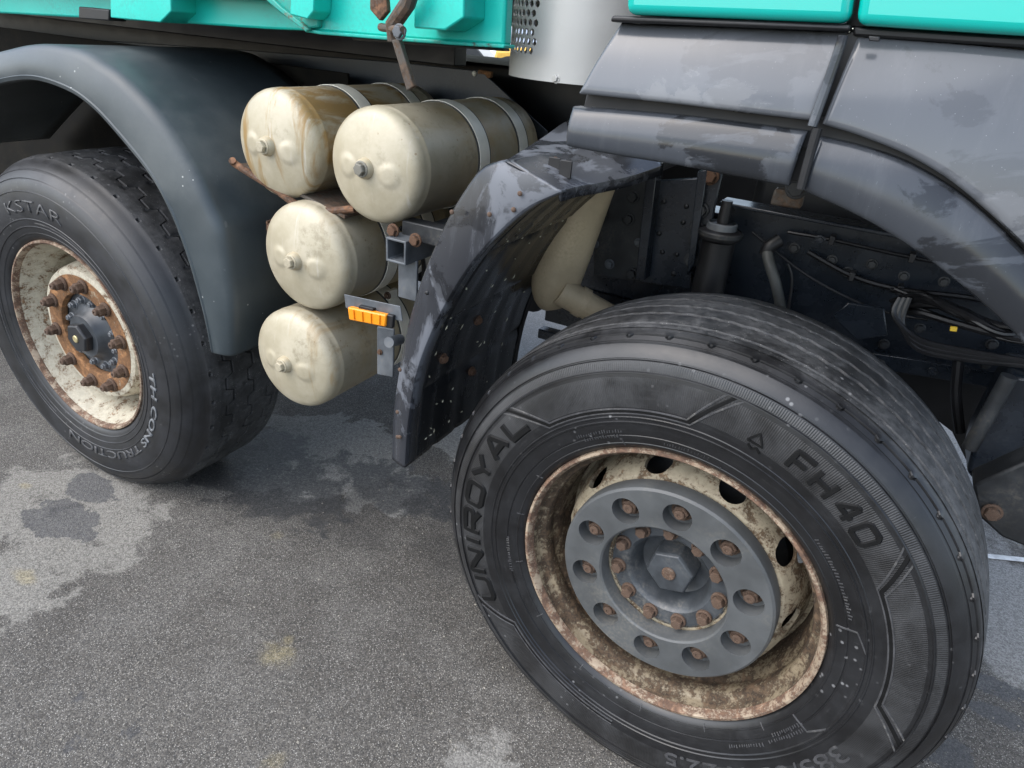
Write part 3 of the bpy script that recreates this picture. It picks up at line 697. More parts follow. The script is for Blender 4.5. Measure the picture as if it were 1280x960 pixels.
make_tank(-1.125, .941, .126, 1.105, 1.60, M['tank'], (1.30, 1.46), 'cream air tank of the middle tier above the lowest tank', M['tank'])
make_tank(-1.160, .677, .128, 1.085, 1.55, M['tank_low'], (1.40,), 'lowest cream air tank below the amber reflector', M['tank'])

for cx_, cz_, r_, sy_, an in ((-1.125, .941, .126, 1.30, 62), (-.941, 1.170, .118, 1.41, 300), (-1.16, .677, .128, 1.40, 55)):
    t_ = math.radians(an); q_ = Vector((cx_ + (r_ + .012) * math.cos(t_), sy_, cz_ + (r_ + .012) * math.sin(t_)))
    box('strap_lug', q_ - Vector((.006, .018, .012)), q_ + Vector((.006, .018, .012)), M['strap'], truck, .002)
    bolt('strap_bolt', q_ + Vector((0, -.018, 0)), .008, M['nut_rust'], truck, 'bolt', an)
tube('air_line', [P(500, 285, 1.30), P(520, 300, 1.34), P(530, 340, 1.40), P(520, 390, 1.45), P(500, 440, 1.5)], .006, M['cable'], truck, 8)
tube('air_line', [P(430, 236, 1.30), P(450, 250, 1.27), P(478, 262, 1.30), P(500, 300, 1.38)], .005, M['cable'], truck, 8)
# tank carriers
def lip_plate(name, pts, y, t, mat, parent=truck, bw=.003): return prism(name, [(P(px, py, y).x, P(px, py, y).z) for px, py in pts], y, y + t, mat, parent, bw)
a = P(297, 207, 1.16); b = P(385, 262, 1.16)
tube('tank_cradle', [a + Vector((-.005, -.01, .012)), a, a + (b - a) * .5, b, b + Vector((.12, .02, .02))], .0085, M['rust'], truck, 10)
prism('cradle_plate', [(a.x, a.z - .004), (b.x + .1, b.z - .004), (b.x + .1, b.z + .004), (a.x, a.z + .004)], 1.168, 1.62, M['rust_dark'], truck, .001)
c = P(337, 283, 1.17)
box('cradle_rail', (c.x - .012, 1.17, c.z - .022), (c.x + .05, 1.60, c.z - .012), M['rust'], truck, .002)
box('cradle_rail', (c.x - .012, 1.17, c.z - .012), (c.x - .006, 1.60, c.z + .012), M['rust'], truck, .002)
bolt('cradle_bolt', c + Vector((.008, 0, -.003)), .010, M['rust'], truck, 'bolt')
# square tube carrier beside the mudguard
c0 = P(482, 296, 1.13); c1 = P(508, 331, 1.13)
x0, x1, z1, z0 = c0.x, c0.x + .052, c0.z, c0.z - .052
def ring_prism(name, x0, x1, z0, z1, y0, y1, t, mat):
    vs = []
    for y in (y0, y1):
        for (a_, b_) in ((0, 0), (t, t)):
            vs += [(x0 + a_, y, z0 + b_), (x1 - a_, y, z0 + b_), (x1 - a_, y, z1 - b_), (x0 + a_, y, z1 - b_)]
    fs = []
    for j in range(4):
        k_ = (j + 1) % 4
        fs += [(j, k_, k_ + 4, j + 4), (j + 8, j + 12, k_ + 12, k_ + 8), (j, j + 8, k_ + 8, k_), (j + 4, k_ + 4, k_ + 12, j + 12)]
    return bev(fix_normals(raw(name, vs, fs, mat, truck)), .0015, 2)
ring_prism('square_tube', x0, x1, z0, z1, 1.13, 1.7, .005, M['bracket'])
box('tube_bracket', (x0 + .006, 1.165, z0 - .09), (x1 + .004, 1.172, z0 + .002), M['bracket'], truck, .002)
box('tube_bracket', (x0 + .01, 1.172, z1 - .01), (x1 + .14, 1.21, z1 + .03), M['chassis_dirty'], truck, .003)
for px, py in ((492, 288), (520, 300)): bolt('bracket_bolt', P(px, py, 1.15), .011, M['rust'], truck, 'bolt')
# amber reflector on its plate
yr = 1.065
pp = lip_plate('reflector_plate', [(430, 368), (500, 383), (503, 402), (432, 385)], yr, .003, M['bracket'], truck, .001)
lens = lip_plate('amber_reflector', [(434, 384), (482, 394), (481, 409), (436, 400)], yr - .016, .014, M['amber'], truck, .003); lens['label'] = 'amber side reflector on a grey plate beside the lowest tank'
for k in range(4):
    fx = .15 + .23 * k; p0 = P(434 + 48 * fx, 384 + 10 * fx, yr - .018); p1 = P(436 + 45 * fx, 400 + 9 * fx, yr - .018)
    tube('lens_rib', [p0 + (p1 - p0) * .12, p0 + (p1 - p0) * .88], .0016, M['amber'], lens, 8)
lip_plate('reflector_clip', [(482, 393), (491, 395), (490, 411), (481, 409)], yr - .010, .010, M['black'], truck, .002)
lip_plate('reflector_clip', [(448, 382), (466, 386), (466, 391), (448, 387)], yr - .010, .010, M['black'], truck, .001)
lip_plate('support_plate', [(471, 408), (492, 412), (491, 472), (471, 468)], 1.10, .006, M['bracket'], truck, .002)
tube('support_peg', [P(486, 428, 1.07), P(500, 424, 1.12)], .012, M['bracket'], truck, 12)
bolt('bracket_bolt', P(475, 440, 1.098), .005, M['rust'], truck, 'bolt')

# ---- front mudguard: lip, top shelf and inner liner
yG = 1.03
pairs = [((634, 203), (702, 239)), ((598, 211), (662, 258)), ((572, 243), (628, 286)), ((546, 290), (592, 325)), ((523, 345), (561, 372)), ((506, 400), (538, 418)), ((494, 460), (520, 468)), ((486, 520), (510, 527)), ((484, 578), (506, 584))]
Op = spline([P(*a, yG) for a, b in pairs], 60); Ip = spline([P(*b, yG) for a, b in pairs], 60)
rows = []
for o_, i_ in zip(Op, Ip):
    d = o_ - i_; at = lambda t, y: ((i_ + d * t).x, y, (i_ + d * t).z)
    rows.append([at(0, yG + .035), at(0, yG + .003), at(.02, yG + .0005), at(.06, yG), at(.5, yG + .008), at(.93, yG + .018), at(.97, yG + .020), at(1.0, yG + .025), at(1.0, yG + .06), at(.995, yG + .10)])
guard = solid(grid('mudguard', rows, M['guard'], truck), .005, 0); guard['label'] = 'dark grey front mudguard with dried water marks and rusty screws'
# wheel-side liner, moulded panels
def liner_pt(s, y): 
    i_ = Ip[0] if s < 0 else Ip[min(int(s * 59), 59)]
    return Vector((i_.x, y, i_.z))
yE = 1.52
rows = []
for k in range(60):
    row = []
    for q in range(25):
        y = yG + .034 + (yE - yG - .034) * q / 24
        i_ = Ip[k]; nxt = Ip[min(k + 1, 59)] - Ip[max(k - 1, 0)]; nn = Vector((-nxt.z, 0, nxt.x)).normalized()
        pan = 0
        if q in (4, 9, 14, 19): pan = .0035
        if k in (22, 36, 48): pan = .0045
        row.append(Vector((i_.x, y, i_.z)) - nn * pan)
    rows.append(row)
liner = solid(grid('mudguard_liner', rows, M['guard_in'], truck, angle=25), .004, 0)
p_ = rows[8][-1]; 
tube('liner_edge', [rows[k][-1] for k in range(6, 60, 5)] , .008, M['black'], truck, 8)
for k, q in ((44, 3), (50, 11), (33, 21), (40, 9)): bolt('liner_bolt', rows[k][q] + Vector((.004, 0, 0)), .009, M['rust'], liner, 'bolt', 0, 1.45)
for px, py in ((650, 242), (500, 462), (497, 515), (497, 546), (534, 366), (565, 265), (612, 268), (642, 262), (500, 546)): bolt('guard_screw', P(px, py, yG - .004), .0045, M['nut_rust'] if (px + py) % 3 else M['black'], guard, 'rivet')
vs, fs = [], []
random.seed(11)
for i in range(46):                      # dried leaf bits, mud and slots stuck on the liner
    k = random.randint(16, 56); q = random.randint(1, 23); p = rows[k][q]; u = (rows[min(k + 1, 59)][q] - p).normalized(); vv = Vector((0, 1, 0)); nn = u.cross(vv).normalized()
    if nn.x < 0: nn = -nn
    a0 = random.uniform(0, PI); e1 = (u * math.cos(a0) + vv * math.sin(a0)) * random.uniform(.003, .008); e2 = (vv * math.cos(a0) - u * math.sin(a0)) * random.uniform(.0015, .003); b0 = len(vs); c_ = p + nn * .003
    vs += [c_ - e1, c_ - e2 * .9, c_ + e1, c_ + e2, c_ + nn * .002]; fs += [(b0, b0 + 1, b0 + 4), (b0 + 1, b0 + 2, b0 + 4), (b0 + 2, b0 + 3, b0 + 4), (b0 + 3, b0, b0 + 4)]
fl_ = raw('mud_flecks', vs, fs, M['moss'], liner, smooth=False); fl_['kind'] = 'stuff'
# seam plate at the top of the guard
fr = [P(700, 240, yG + .004), P(720, 234, 1.07), P(750, 229, 1.12), P(790, 220, 1.17), P(828, 207, 1.24)]
bk = [P(632, 202, yG + .012), P(652, 190, 1.12), P(680, 172, 1.24), P(714, 150, 1.36), P(760, 140, 1.42)]
A_ = spline(fr, 24); B_ = spline(bk, 24); rows = []
for f_, b_ in zip(A_, B_):
    row = []
    for q in range(13):
        t = q / 12; p = f_.lerp(b_, t); p.z += .010 * math.sin(PI * t) * min(1, len(rows) / 6);
        row.append(p)
    row = [f_ + Vector((0, .004, -.016)), f_ + Vector((0, -.001, -.006))] + row
    rows.append(row)
shelf = solid(grid('mudguard_shelf', rows, M['guard'], truck), .004, 0)
for dx in (0, .026):
    p = P(684, 214, 1.085); box('shelf_clip', (p.x + dx, p.y - dx * .4, p.z - .004), (p.x + dx + .022, p.y - dx * .4 + .004, p.z + .024), M['black'], shelf, .001)
p = P(694, 203, 1.10); bolt('clip_bolt', p, .007, M['rust'], shelf, 'bolt')

# ---- cab skirt panels
def panel(name, top, bot, yf, mat, nx=40, nz=14, ret=.022, parent=truck, y_ref=1.0, r_edge=.007):
    T = spline([P(*p, y_ref) for p in top], nx); B = spline([P(*p, y_ref) for p in bot], nx); rows = []
    vs_ = [0, .015, .04, .08] + [.08 + .84 * i / (nz - 1) for i in range(1, nz - 1)] + [.92, .96, .985, 1]
    def pt(u_, v):
        t, b_ = T[u_], B[u_]; p = t.lerp(b_, v); return Vector((p.x, y_ref + yf(v), p.z))
    def edge(d):                       # rounded return at the border
        e = max(0, 1 - d / r_edge); return r_edge * (1 - math.sqrt(max(0, 1 - e * e)))
    us = list(range(nx)); out = []
    wid = [0]
    for i in range(1, nx): wid.append(wid[-1] + (T[i].lerp(B[i], .5) - T[i - 1].lerp(B[i - 1], .5)).length)
    extra = [(0, 0), (0, .25), (0, .6)]
    for v in vs_:
        row = []
        for i in range(nx):
            h_ = (T[i] - B[i]).length; dv = min(v, 1 - v) * h_; du = min(wid[i], wid[-1] - wid[i])
            p = pt(i, v); p.y += max(edge(dv), edge(du)); row.append(p)
        f0, f1 = row[0] + Vector((0, ret, 0)), row[-1] + Vector((0, ret, 0))
        out.append([f0] + row + [f1])
    out = [[p + Vector((0, ret, 0)) for p in out[0]]] + out + [[p + Vector((0, ret, 0)) for p in out[-1]]]
    return grid(name, out, mat, parent, angle=50)
def resample_edges(pts, n=40, e=.012):
    return pts
Y_S = 1.0
up_f = lambda v: .034 * (1 - v) - .006 * math.sin(PI * v)
lo_f = lambda v: .020 * (1 - v) ** 2 + .010 * v ** 2 - .012
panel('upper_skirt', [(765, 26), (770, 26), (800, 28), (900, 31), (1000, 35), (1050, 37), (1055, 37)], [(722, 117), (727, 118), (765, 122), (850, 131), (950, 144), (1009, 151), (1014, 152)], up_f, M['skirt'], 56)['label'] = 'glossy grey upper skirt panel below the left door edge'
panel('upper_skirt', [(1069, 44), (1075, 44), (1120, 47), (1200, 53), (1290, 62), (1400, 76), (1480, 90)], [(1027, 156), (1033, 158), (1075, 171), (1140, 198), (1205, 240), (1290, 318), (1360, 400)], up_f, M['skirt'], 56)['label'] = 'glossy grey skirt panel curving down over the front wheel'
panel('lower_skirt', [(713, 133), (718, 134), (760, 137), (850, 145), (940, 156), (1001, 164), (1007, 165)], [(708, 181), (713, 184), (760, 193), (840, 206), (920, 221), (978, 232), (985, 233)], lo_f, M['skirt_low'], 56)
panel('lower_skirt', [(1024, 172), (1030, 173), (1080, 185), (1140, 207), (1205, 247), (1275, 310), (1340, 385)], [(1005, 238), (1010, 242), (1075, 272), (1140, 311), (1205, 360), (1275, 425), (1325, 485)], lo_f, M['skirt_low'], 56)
# dark backing behind the seams, and the trim under the doors
def flat(name, pts, y, t, mat, bw=.002, parent=truck): return lip_plate(name, pts, y, t, mat, parent, bw)
flat('skirt_backing', [(735, 110), (1010, 145), (1100, 150), (1180, 190), (1280, 275), (1380, 390), (1340, 430), (1260, 330), (1180, 262), (1090, 212), (1000, 185), (725, 150)], 1.032, .02, M['black'])
flat('skirt_backing', [(1045, 40), (1085, 40), (1035, 235), (985, 225)], 1.036, .03, M['black'])
flat('door_trim', [(765, 19), (1064, 31), (1062, 39), (762, 27)], 1.012, .03, M['black'], .003)
flat('door_trim', [(1066, 33), (1290, 47), (1500, 70), (1500, 84), (1290, 60), (1066, 45)], 1.03, .03, M['black'], .003)
tube('seam_rib', [P(1054, 44, 1.0), P(1046, 70, 1.0), P(1015, 158, .99)], .006, M['skirt_low'], truck, 10)
tube('seam_rib', [P(1022, 160, .99), P(1012, 195, .99), P(1001, 236, .99)], .006, M['black'], truck, 10)
flat('skirt_clip', [(1086 , 45), (1100, 46), (1099, 52), (1086, 51)], 1.004, .006, M['black'], .001)
# doors
def door(pts):
    o = lip_plate('cab_door', pts, 1.004, .05, M['teal'], truck, 0); bev(o, .012, 4, 30); return o
door([(781, 18), (1062, 29), (1090, -160), (790, -160)])
door([(1069, 31), (1290, 45), (1700, 74), (1760, -160), (1098, -160)])
flat('door_backing', [(800, 24), (1060, 34), (1290, 50), (1500, 74), (1600, -160), (800, -160)], 1.06, .02, M['black'])
flat('skirt_backing', [(1062, 36), (1290, 50), (1520, 74), (1560, 140), (1290, 90), (1062, 60)], 1.064, .015, M['black'])
# unseen cab underside and rear wall: keep the sky out, floor narrowed for light
box('cab_floor_sky_block', (-.33, 1.085, 1.40), (.80, 3.0, 1.44), M['black'], truck, .003)
box('cab_wall_sky_block', (-.33, 1.085, 1.44), (-.29, 3.0, 2.4), M['black'], truck, .003)

# ---- exhaust stack with perforated heat shield
sx, sy, sr = -.626, 1.45, .150
nS = 160; z0s, z1s = 1.362, 1.95
sh = []
for r in (sr, sr - .003):
    for z in (z0s, z1s): sh.append([(sx + r * math.cos(2 * PI * j / nS), sy + r * math.sin(2 * PI * j / nS), z) for j in range(nS)])
vs = sh[0] + sh[1] + sh[3] + sh[2]; fs = []
for i in range(4):
    for j in range(nS):
        fs.append((i * nS + j, i * nS + (j + 1) % nS, ((i + 1) % 4) * nS + (j + 1) % nS, ((i + 1) % 4) * nS + j))
shield = fix_normals(raw('heat_shield', vs, fs, M['shield'], truck)); shield['label'] = 'grey sheet metal heat shield with round holes behind the cab'
par = shield.parent; loc = shield.location.copy()
shield.parent = None; shield.location = ORG[shield.name]
tang = math.atan2(-.389, -.921); cuts = []
for ri in range(13):
    for ci in range(24):
        az = tang - 1.6 + (ci + .5 * (ri % 2)) * .106
        z = 1.412 + ri * .0160
        if az > tang + 1.0 + .02 * ri: continue
        cuts.append(cut_cyl((sx + sr * math.cos(az), sy + sr * math.sin(az), z), (math.cos(az), math.sin(az), 0), .0064, .03, 12))
boolean(shield, cuts); shield.parent = par; shield.location = loc
tube('exhaust_stack', [(sx, sy, 1.50), (sx, sy, 1.9)], .12, M['tank_stained'], truck, 40)
az = math.atan2(-sy, -sx) + .28
bolt('shield_bolt', P(696, 98, 1.305), .007, M['shield'], shield, 'bolt', 0, -.35)
# ---- beige exhaust pipe under the shelf
tube('exhaust_pipe', [P(752, 190, 1.5), P(730, 250, 1.5), P(708, 310, 1.5), P(695, 350, 1.5), P(693, 372, 1.5), P(695, 384, 1.5)], [.056, .060, .064, .062, .052, .030], M['pipe'], truck, 28)
tube('exhaust_branch', [P(700, 362, 1.47), P(730, 380, 1.50), P(770, 402, 1.55)], [.036, .034, .034], M['pipe'], truck, 24)
tube('pipe_clamp', [P(722, 375, 1.495), P(731, 380, 1.503)], .038, M['pipe'], truck, 24)

# ---- chassis behind
yC = 1.78
box('chassis_rail', (-7, yC, .80), (.9, yC + .012, 1.085), M['chassis'], truck, .004)
box('rail_flange', (-7, yC - .075, 1.085), (.9, yC + .012, 1.093), M['chassis'], truck, .002)
box('rail_flange', (-7, yC - .075, .792), (.9, yC + .012, .80), M['chassis'], truck, .002)
flat('side_plate', [(-60, 38), (300, 62), (500, 78), (604, 89), (612, 98), (684, 164), (690, 330), (-60, 330)], yC - .045, .006, M['plate'], .002)
flat('plate_edge', [(598, 87), (614, 90), (613, 97), (609, 98), (606, 93), (597, 92)], yC - .06, .012, M['flange_rust'], .001)
bolt('plate_bolt', P(593, 92, yC - .046), .007, M['strap'], truck, 'rivet')
box('cross_beam', (-7, 1.9, 1.13), (-.55, 2.4, 1.352), M['black'], truck, .01)
box('far_rail', (-7, 2.6, .80), (.9, 2.65, 1.09), M['black'], truck, .004)
# bracket cluster above the front tyre
yb = 1.66
flat('spring_bracket', [(742, 218), (822, 208), (815, 262), (800, 352), (742, 345)], yb, .012, M['chassis_dirty'], .003)
flat('bracket_plate', [(826, 225), (880, 222), (872, 262), (862, 362), (800, 352), (812, 235)], yb - .02, .010, M['chassis'], .003)
flat('bracket_rib', [(872, 214), (884, 212), (868, 330), (858, 345)], yb - .07, .06, M['chassis'], .002)
flat('bracket_strap', [(884, 214), (904, 214), (893, 262), (884, 330), (872, 336), (866, 325), (876, 262)], yb - .05, .012, M['chassis'], .003)
flat('bracket_rib', [(808, 215), (822, 205), (806, 350), (794, 350)], yb - .06, .05, M['chassis'], .002)
for px, py, r in ((756, 239, .013), (750, 268, .015), (792, 246, .012), (786, 274, .012), (798, 303, .008), (803, 334, .008), (762, 330, .010), (790, 342, .012), (744, 305, .008)): bolt('chassis_bolt', P(px, py, yb - .002), r, M['chassis_dirty'] if r > .01 else M['bracket'], truck, 'bolt', px)
for px, py, r in ((888, 220, .015), (877, 263, .013), (872, 286, .013), (868, 300, .011), (864, 325, .013)): bolt('chassis_bolt', P(px, py, yb - .052), r, M['rust'] if py < 230 else M['chassis_dirty'], truck, 'bolt', py)
for px, py in ((830, 252), (858, 258), (854, 278), (824, 292), (828, 315), (846, 318), (842, 342)): bolt('plate_hole', P(px, py, yb - .021), .006, M['black'], truck, 'rivet')
# front rail section with bright upper edge, stepping down to the right
flat('front_rail', [(905, 252), (960, 262), (1040, 276), (1150, 296), (1330, 330), (1330, 480), (900, 420)], yb + .03, .02, M['chassis'], .004)
prism('front_rail_flange', [(P(905, 252, yb + .03).x, P(905, 252, yb + .03).z), (P(1330, 330, yb + .03).x, P(1330, 330, yb + .03).z), (P(1330, 330, yb + .03).x, P(1330, 330, yb + .03).z + .008), (P(905, 252, yb + .03).x, P(905, 252, yb + .03).z + .008)], yb - .02, yb + .052, M['chassis'], truck, .002)
# bump stop / shock absorber
s0 = P(907, 262, 1.58)
def vcyl(name, prof, c, mat, parent, n=28):
    rows = [[(c[0] + r * math.cos(2 * PI * j / n), c[1] + r * math.sin(2 * PI * j / n), c[2] + z) for j in range(n)] for r, z in prof]
    return fix_normals(grid(name, rows, mat, parent, close_u=True))
shock = vcyl('shock_absorber', [(.001, .02), (.012, .02), (.013, -.005), (.013, -.03), (.03, -.034), (.032, -.042), (.046, -.048), (.048, -.058), (.046, -.064), (.037, -.07), (.037, -.30), (.001, -.30)], s0, M['black'], truck)
vcyl('shock_collar', [(.030, -.028), (.033, -.030), (.034, -.040), (.034, -.043)], s0, M['bracket'], shock)
vcyl('shock_collar', [(.047, -.046), (.050, -.049), (.050, -.056), (.047, -.060)], s0, M['chassis_dirty'], shock)
q = [P(958, 312, 1.62), P(962, 330, 1.60), P(970, 355, 1.60), P(976, 385, 1.62)]
tube('rubber_hose', q, .012, M['hose'], truck, 12); tube('hose_fitting', [P(975, 300, 1.63), P(962, 308, 1.62), P(957, 318, 1.62)], .015, M['black'], truck, 12)
tube('thin_cable', [P(940, 290, 1.64), P(1010, 345, 1.64), P(1090, 385, 1.64), P(1160, 400, 1.62)], .003, M['cable'], truck, 8)
tube('thin_cable', [P(985, 330, 1.6), P(990, 350, 1.6), P(985, 390, 1.6)], .003, M['cable'], truck, 8)
flat('mount_plate', [(968, 236), (1006, 240), (1000, 262), (962, 256)], 1.30, .03, M['rust_dark'], .004)
bolt('mount_bolt', P(996, 235, 1.29), .014, M['chassis_dirty'], truck, 'bolt')
for px, py in ((993, 310), (1040, 325), (1105, 430), (1060, 340), (1090, 330), (1240, 430)): bolt('rail_bolt', P(px, py, yb + .028), .009, M['chassis_dirty'], truck, 'bolt', px)
# cable bundle
random.seed(3)
for k in range(9):
    j = lambda s: random.uniform(-s, s)
    pts = [P(1118 + j(8), 375 + j(14), 1.56 + j(.03)), P(1150 + j(6), 365 + j(12) + k * 3, 1.52 + j(.03)), P(1200 + j(8), 385 + j(10) + k * 3, 1.48 + j(.03)), P(1250 + j(8), 398 + j(10) + k * 3, 1.46 + j(.03)), P(1310 + j(8), 405 + j(12) + k * 3, 1.46 + j(.03))]
    tube('wiring_cable', pts, random.uniform(.004, .008), M['cable'], truck, 8)
for k in range(3):
    j = lambda s: random.uniform(-s, s)
    tube('wiring_cable', [P(1125 + k * 6, 372, 1.5), P(1118 + k * 5, 395 + k * 5, 1.49), P(1150, 425 + k * 6, 1.48), P(1215, 440 + k * 5, 1.47), P(1290, 455 + j(5), 1.46)], .006, M['cable'], truck, 8)
flat('cable_tag', [(1188, 408), (1197, 409), (1196, 415), (1187, 414)], 1.455, .004, M['yellow_tag'], .001)
flat('bundle_bracket', [(1040, 395), (1060, 378), (1105, 385), (1110, 420), (1070, 425)], 1.58, .01, M['chassis'], .003)
for pts, r_ in (([(1010, 315), (1065, 345), (1125, 362), (1210, 372), (1300, 392)], .006), ([(985, 290), (1040, 300), (1140, 322), (1300, 352)], .004)):
    ho = tube('air_hose', [P(px, py, 1.665 - .01 * i) for i, (px, py) in enumerate(pts)], r_, M['cable'], truck, 8)
    for q_ in (1, 2):
        pc = P(*pts[q_], 1.665 - .01 * q_); box('hose_clip', (pc.x - .006, pc.y - .010, pc.z - .010), (pc.x + .006, pc.y + .02, pc.z + .010), M['black'], ho, .002)
for px, py in ((1025, 300), (1130, 345), (1180, 352), (1230, 370), (1150, 410), (1232, 455), (1165, 465), (1100, 455), (1205, 462)): bolt('rail_bolt', P(px, py, 1.59), .008, M['chassis'] if px % 2 else M['chassis_dirty'], truck, 'bolt', px)
# axle arm, steering links, bumper bracket at the far right
tube('steering_arm', [P(1200, 435, 1.5), P(1195, 490, 1.5), P(1200, 540, 1.5)], .010, M['cable'], truck, 10)
prism('axle_bracket', [(P(a_, b_, 1.42).x, P(a_, b_, 1.42).z) for a_, b_ in ((1264, 468), (1330, 480), (1330, 640), (1225, 610), (1208, 590), (1216, 560))], 1.42, 1.55, M['chassis'], truck, .008)
tube('spring_leaf', [P(1212, 560, 1.40), P(1262, 470, 1.40)], .014, M['chassis_dirty'], truck, 12)
prism('step_bracket', [(P(a_, b_, 1.36).x, P(a_, b_, 1.36).z) for a_, b_ in ((1216, 606), (1330, 556), (1330, 704), (1252, 672), (1222, 645))], 1.36, 1.44, M['chassis_dirty'], truck, .006)
bolt('link_bolt', P(1240, 640, 1.352), .013, M['nut_rust'], truck, 'bolt')
flat('rail_lower', [(1080, 440), (1150, 450), (1330, 480), (1330, 500), (1150, 470), (1085, 460)], 1.60, .01, M['chassis'], .002)
flat('deep_panel', [(1040, 400), (1330, 440), (1330, 640), (1215, 590), (1190, 540), (1100, 470)], 1.70, .01, M['black'], .002)
# low beam seen past the mudguard
box('low_beam', (-1.05, 2.35, .42), (-.2, 2.42, .52), M['chassis'], truck, .004)
box('low_beam', (-1.05, 2.30, .36), (-.2, 2.35, .40), M['chassis'], truck, .004)
# axles, and unseen engine and transmission boxes added to block light underneath
tube('axle_beam', [(FW.x, 1.35, .5), (FW.x, 3.3, .5)], .06, M['chassis_dirty'], truck, 16)
tube('axle_beam', [(LW.x, 1.4, .5), (LW.x, 3.3, .5)], .07, M['chassis_dirty'], truck, 16)
box('engine_light_block', (-.3, 1.9, .80), (.5, 2.6, 1.4), M['black'], truck, .03)
box('gearbox_light_block', (-1.9, 1.95, .60), (-.9, 2.5, 1.05), M['black'], truck, .03)

# ---- dump body
yB = 1.20
body = flat('dump_body', [(378, 37), (400, 40), (520, 50), (630, 57.5), (637, -120), (330, -120), (332, -4), (345, 8)], yB, .03, M['green'], .006); body['label'] = 'green steel side of the tipper body with chipped lower edge'
flat('body_rail', [(379, 36), (400, 38.5), (520, 48), (630, 55.5), (630, 60.5), (520, 53), (400, 43), (381, 40)], yB - .012, .042, M['green_chip'], .002)
flat('rail_shadow_lip', [(440, 46), (628, 60.5), (628, 64), (440, 50)], yB + .02, .03, M['black'], .002)
bx = flat('body_rib', [(520, -120), (582, -120), (580, 22), (556, 38), (517, 35)], yB - .07, .07, M['green'], .003)
fl2 = flat('dump_body_recess', [(-90, 12), (10, 17), (100, 22), (200, 27), (330, 36), (382, 38), (345, 8), (330, -120), (-90, -120)], yB + .09, .03, M['green'], .005)
flat('body_gusset', [(332, -10), (344, 8), (380, 37), (398, 34), (398, -10)], yB - .012, .11, M['rust_edge'], .004)
flat('gusset_edge', [(330, -2), (346, 12), (382, 40), (386, 36), (350, 8), (336, -6)], yB - .022, .010, M['rust_edge'], .002)
flat('body_block', [(98, 8), (136, 12), (136, 26), (98, 23)], yB + .05, .05, M['black'], .003)
flat('body_rib', [(136, -120), (210, -120), (214, 14), (200, 28), (138, 22)], yB + .02, .08, M['green'], .0025)
flat('body_rib', [(372, -120), (398, -120), (392, 14), (384, 24), (362, 18)], yB - .05, .05, M['green'], .0025)
box('body_floor_sky_block', (-8, yB + .02, 1.46), (-.80, 3.0, 1.50), M['black'], truck, .003)  # unseen floor blocking the sky, kept narrow to brighten the far ground
box('body_front_wall', (-.83, yB + .04, 1.50), (-.802, 3.0, 2.3), M['green'], truck, .003)
box('sub_frame', (-8, 1.72, 1.345), (-1.115, 1.78, 1.46), M['black'], truck, .003)
# tailgate lever
lev = tube('lock_lever', [P(517, -20, 1.10), P(510, 4, 1.10), P(491, 32, 1.11), P(492, 52, 1.11)], [.014, .014, .014, .011], M['rust_dark'], truck, 10, smooth_path=False)
flat('lever_plate', [(462, -8), (482, -8), (484, 14), (474, 26), (462, 12)], 1.105, .012, M['rust'], .002)
flat('lever_blade', [(489, 50), (498, 48), (517, 108), (508, 114)], 1.098, .012, M['rust_dark'], .002)
bolt('lever_bolt', P(500, 40, 1.09), .010, M['bracket'], truck, 'bolt', .4)
tube('lever_pin', [P(476, 34, 1.12), P(504, 38, 1.085)], .007, M['rust_dark'], truck, 10)

# ------------------------------------------------------------------ yard behind the truck
M['silver'] = simple('pale_silver_paint', (.55, .58, .62), .25, .2, .05, 3, .02); M['glass'] = simple('dark_glass', (.03, .035, .04), .08, 0, .1, 3, 0)
M['machine_yellow'] = simple('machine_yellow', (.60, .36, .05), .5, 0, .2, 6, .1, dust=(.45, .38, .25), dust_amt=.6)
def side_car(name, x0, y0, label):
    e = empty(name, (x0 + 2.1, y0 + .85, 0)); e['label'] = label; e['category'] = 'car'
    prof = [(0, .35), (0, .75), (.25, .88), (1.1, .98), (1.75, 1.42), (2.2, 1.5), (3.2, 1.48), (3.9, 1.05), (4.2, .98), (4.25, .4), (3.8, .28), (.4, .28)]
    prism('body', [(x0 + a_, b_) for a_, b_ in prof], y0, y0 + 1.7, M['silver'], e, .06)
    for q in ([(1.3, 1.0), (1.83, 1.36), (2.35, 1.41), (2.35, 1.0)], [(2.45, 1.0), (2.45, 1.41), (3.15, 1.38), (3.6, 1.02)]): prism('window', [(x0 + a_, b_) for a_, b_ in q], y0 - .01, y0 + .02, M['glass'], e, .01)
    for wx in (.8, 3.35):
        for wy in (y0 - .02, y0 + 1.52):
            wo_ = closed_lathe_at('wheel', [(.18, 0), (.2, -.01), (.31, 0), (.33, .04), (.33, .16), (.31, .2), (.18, .2)], (x0 + wx, wy, .33), M['rub_black'], e, 32)
            closed_lathe_at('wheel_rim', [(.01, .03), (.17, .01), (.19, .02), (.19, .1), (.01, .1)], (x0 + wx, wy, .33), M['silver'], wo_, 24)
    prism('headlight', [(x0 + .03, .70), (x0 + .30, .80), (x0 + .34, .70), (x0 + .06, .62)], y0 - .012, y0 + .1, M['strap'], e, .02)
    return e
c = P(600, 66, 8.0)
side_car('parked_car', c.x - 3.4, 8.0, 'pale silver car parked beyond the truck, seen through the gap below the tipper body')
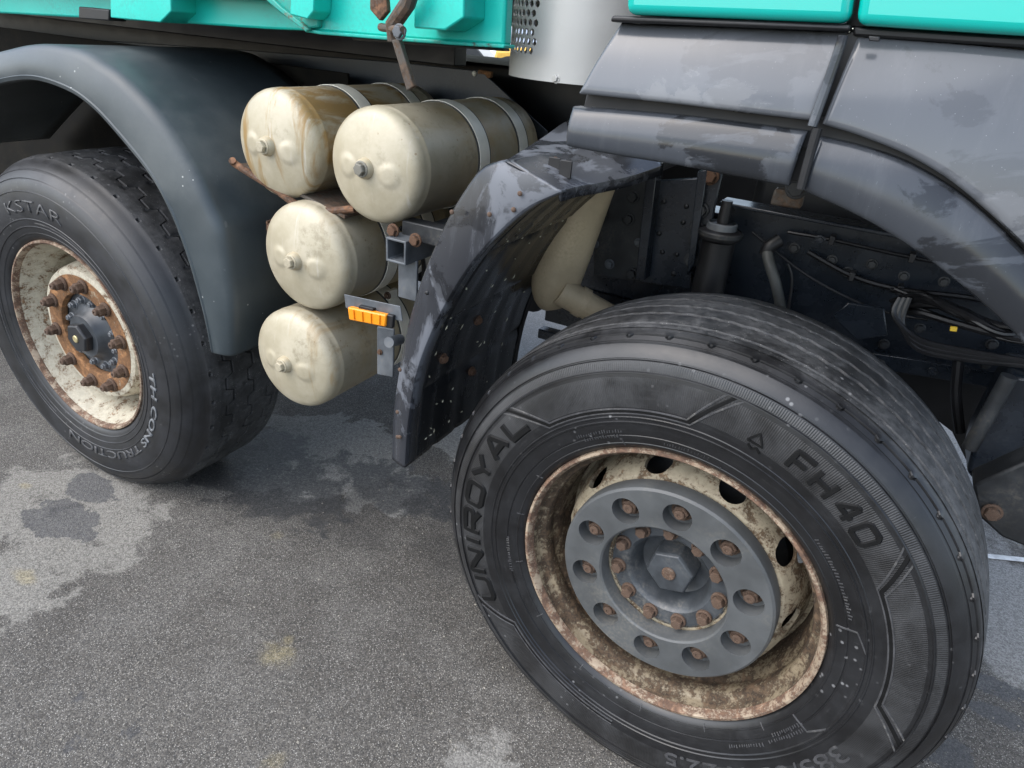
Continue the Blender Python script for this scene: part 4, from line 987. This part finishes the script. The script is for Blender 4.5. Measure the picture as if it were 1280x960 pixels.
def loader(x0, y0):
    e = empty('wheel_loader', (x0 + 1.2, y0 + .9, 0)); e['label'] = 'yellow wheel loader standing beyond the truck beside the silver car'; e['category'] = 'loader'
    prism('body', [(x0 + a_, b_) for a_, b_ in ((0, .6), (.1, 1.25), (1.1, 1.35), (1.15, 1.0), (2.3, .9), (2.3, .55))], y0, y0 + 1.6, M['machine_yellow'], e, .05)
    prism('cab', [(x0 + a_, b_) for a_, b_ in ((1.0, 1.3), (1.05, 2.5), (2.0, 2.5), (2.1, 1.3), (1.9, .95), (1.1, .95))], y0 + .25, y0 + 1.35, M['glass'], e, .04)
    box('cab_roof', (x0 + .95, y0 + .2, 2.5), (x0 + 2.1, y0 + 1.4, 2.6), M['machine_yellow'], e, .03)
    for wx in (.5, 2.0):
        for wy in (y0 - .25, y0 + 1.45): closed_lathe_at('wheel', [(.01, .02), (.3, 0), (.5, -.02), (.6, .04), (.6, .36), (.5, .4), (.01, .4)], (x0 + wx, wy, .6), M['rub_black'], e, 32)
    prism('lift_arm', [(x0 + a_, b_) for a_, b_ in ((1.9, 1.2), (2.6, .9), (3.3, .45), (3.4, .55), (2.7, 1.05), (2.0, 1.35))], y0 + .5, y0 + .7, M['machine_yellow'], e, .02)
    prism('bucket', [(x0 + a_, b_) for a_, b_ in ((3.25, .1), (3.25, .8), (3.45, .95), (3.5, .3), (4.1, .06))], y0 - .1, y0 + 1.7, M['machine_yellow'], e, .02)
c = P(632, 70, 7.4)
loader(c.x - .25, 7.4)

# ------------------------------------------------------------------ loose grit on the asphalt
random.seed(21)
vs, fs = [], []
for i in range(900):
    px, py = random.uniform(-100, 1300), random.uniform(520, 1000)
    p = G(px, py); r = random.choice((.0012, .0016, .002, .0026, .0036)) * random.uniform(.8, 1.2); b0 = len(vs); a0 = random.uniform(0, PI)
    if (Vector((p.x, p.y)) - Vector((LW.x, LW.y + .15))).length < .3: continue
    for j in range(4): vs.append((p.x + r * math.cos(a0 + j * PI / 2) * random.uniform(.7, 1.3), p.y + r * math.sin(a0 + j * PI / 2) * random.uniform(.7, 1.3), r * .3))
    vs += [(p.x, p.y, r * 1.1), (p.x, p.y, -.001)]
    for j in range(4): fs += [(b0 + j, b0 + (j + 1) % 4, b0 + 4), (b0 + (j + 1) % 4, b0 + j, b0 + 5)]
grit = raw('grit', vs, fs, simple('loose_grit', (.24, .22, .185), .85, 0, .6, 300, .1), smooth=False)
grit['kind'] = 'stuff'; grit['label'] = 'loose fine grit scattered over the asphalt'
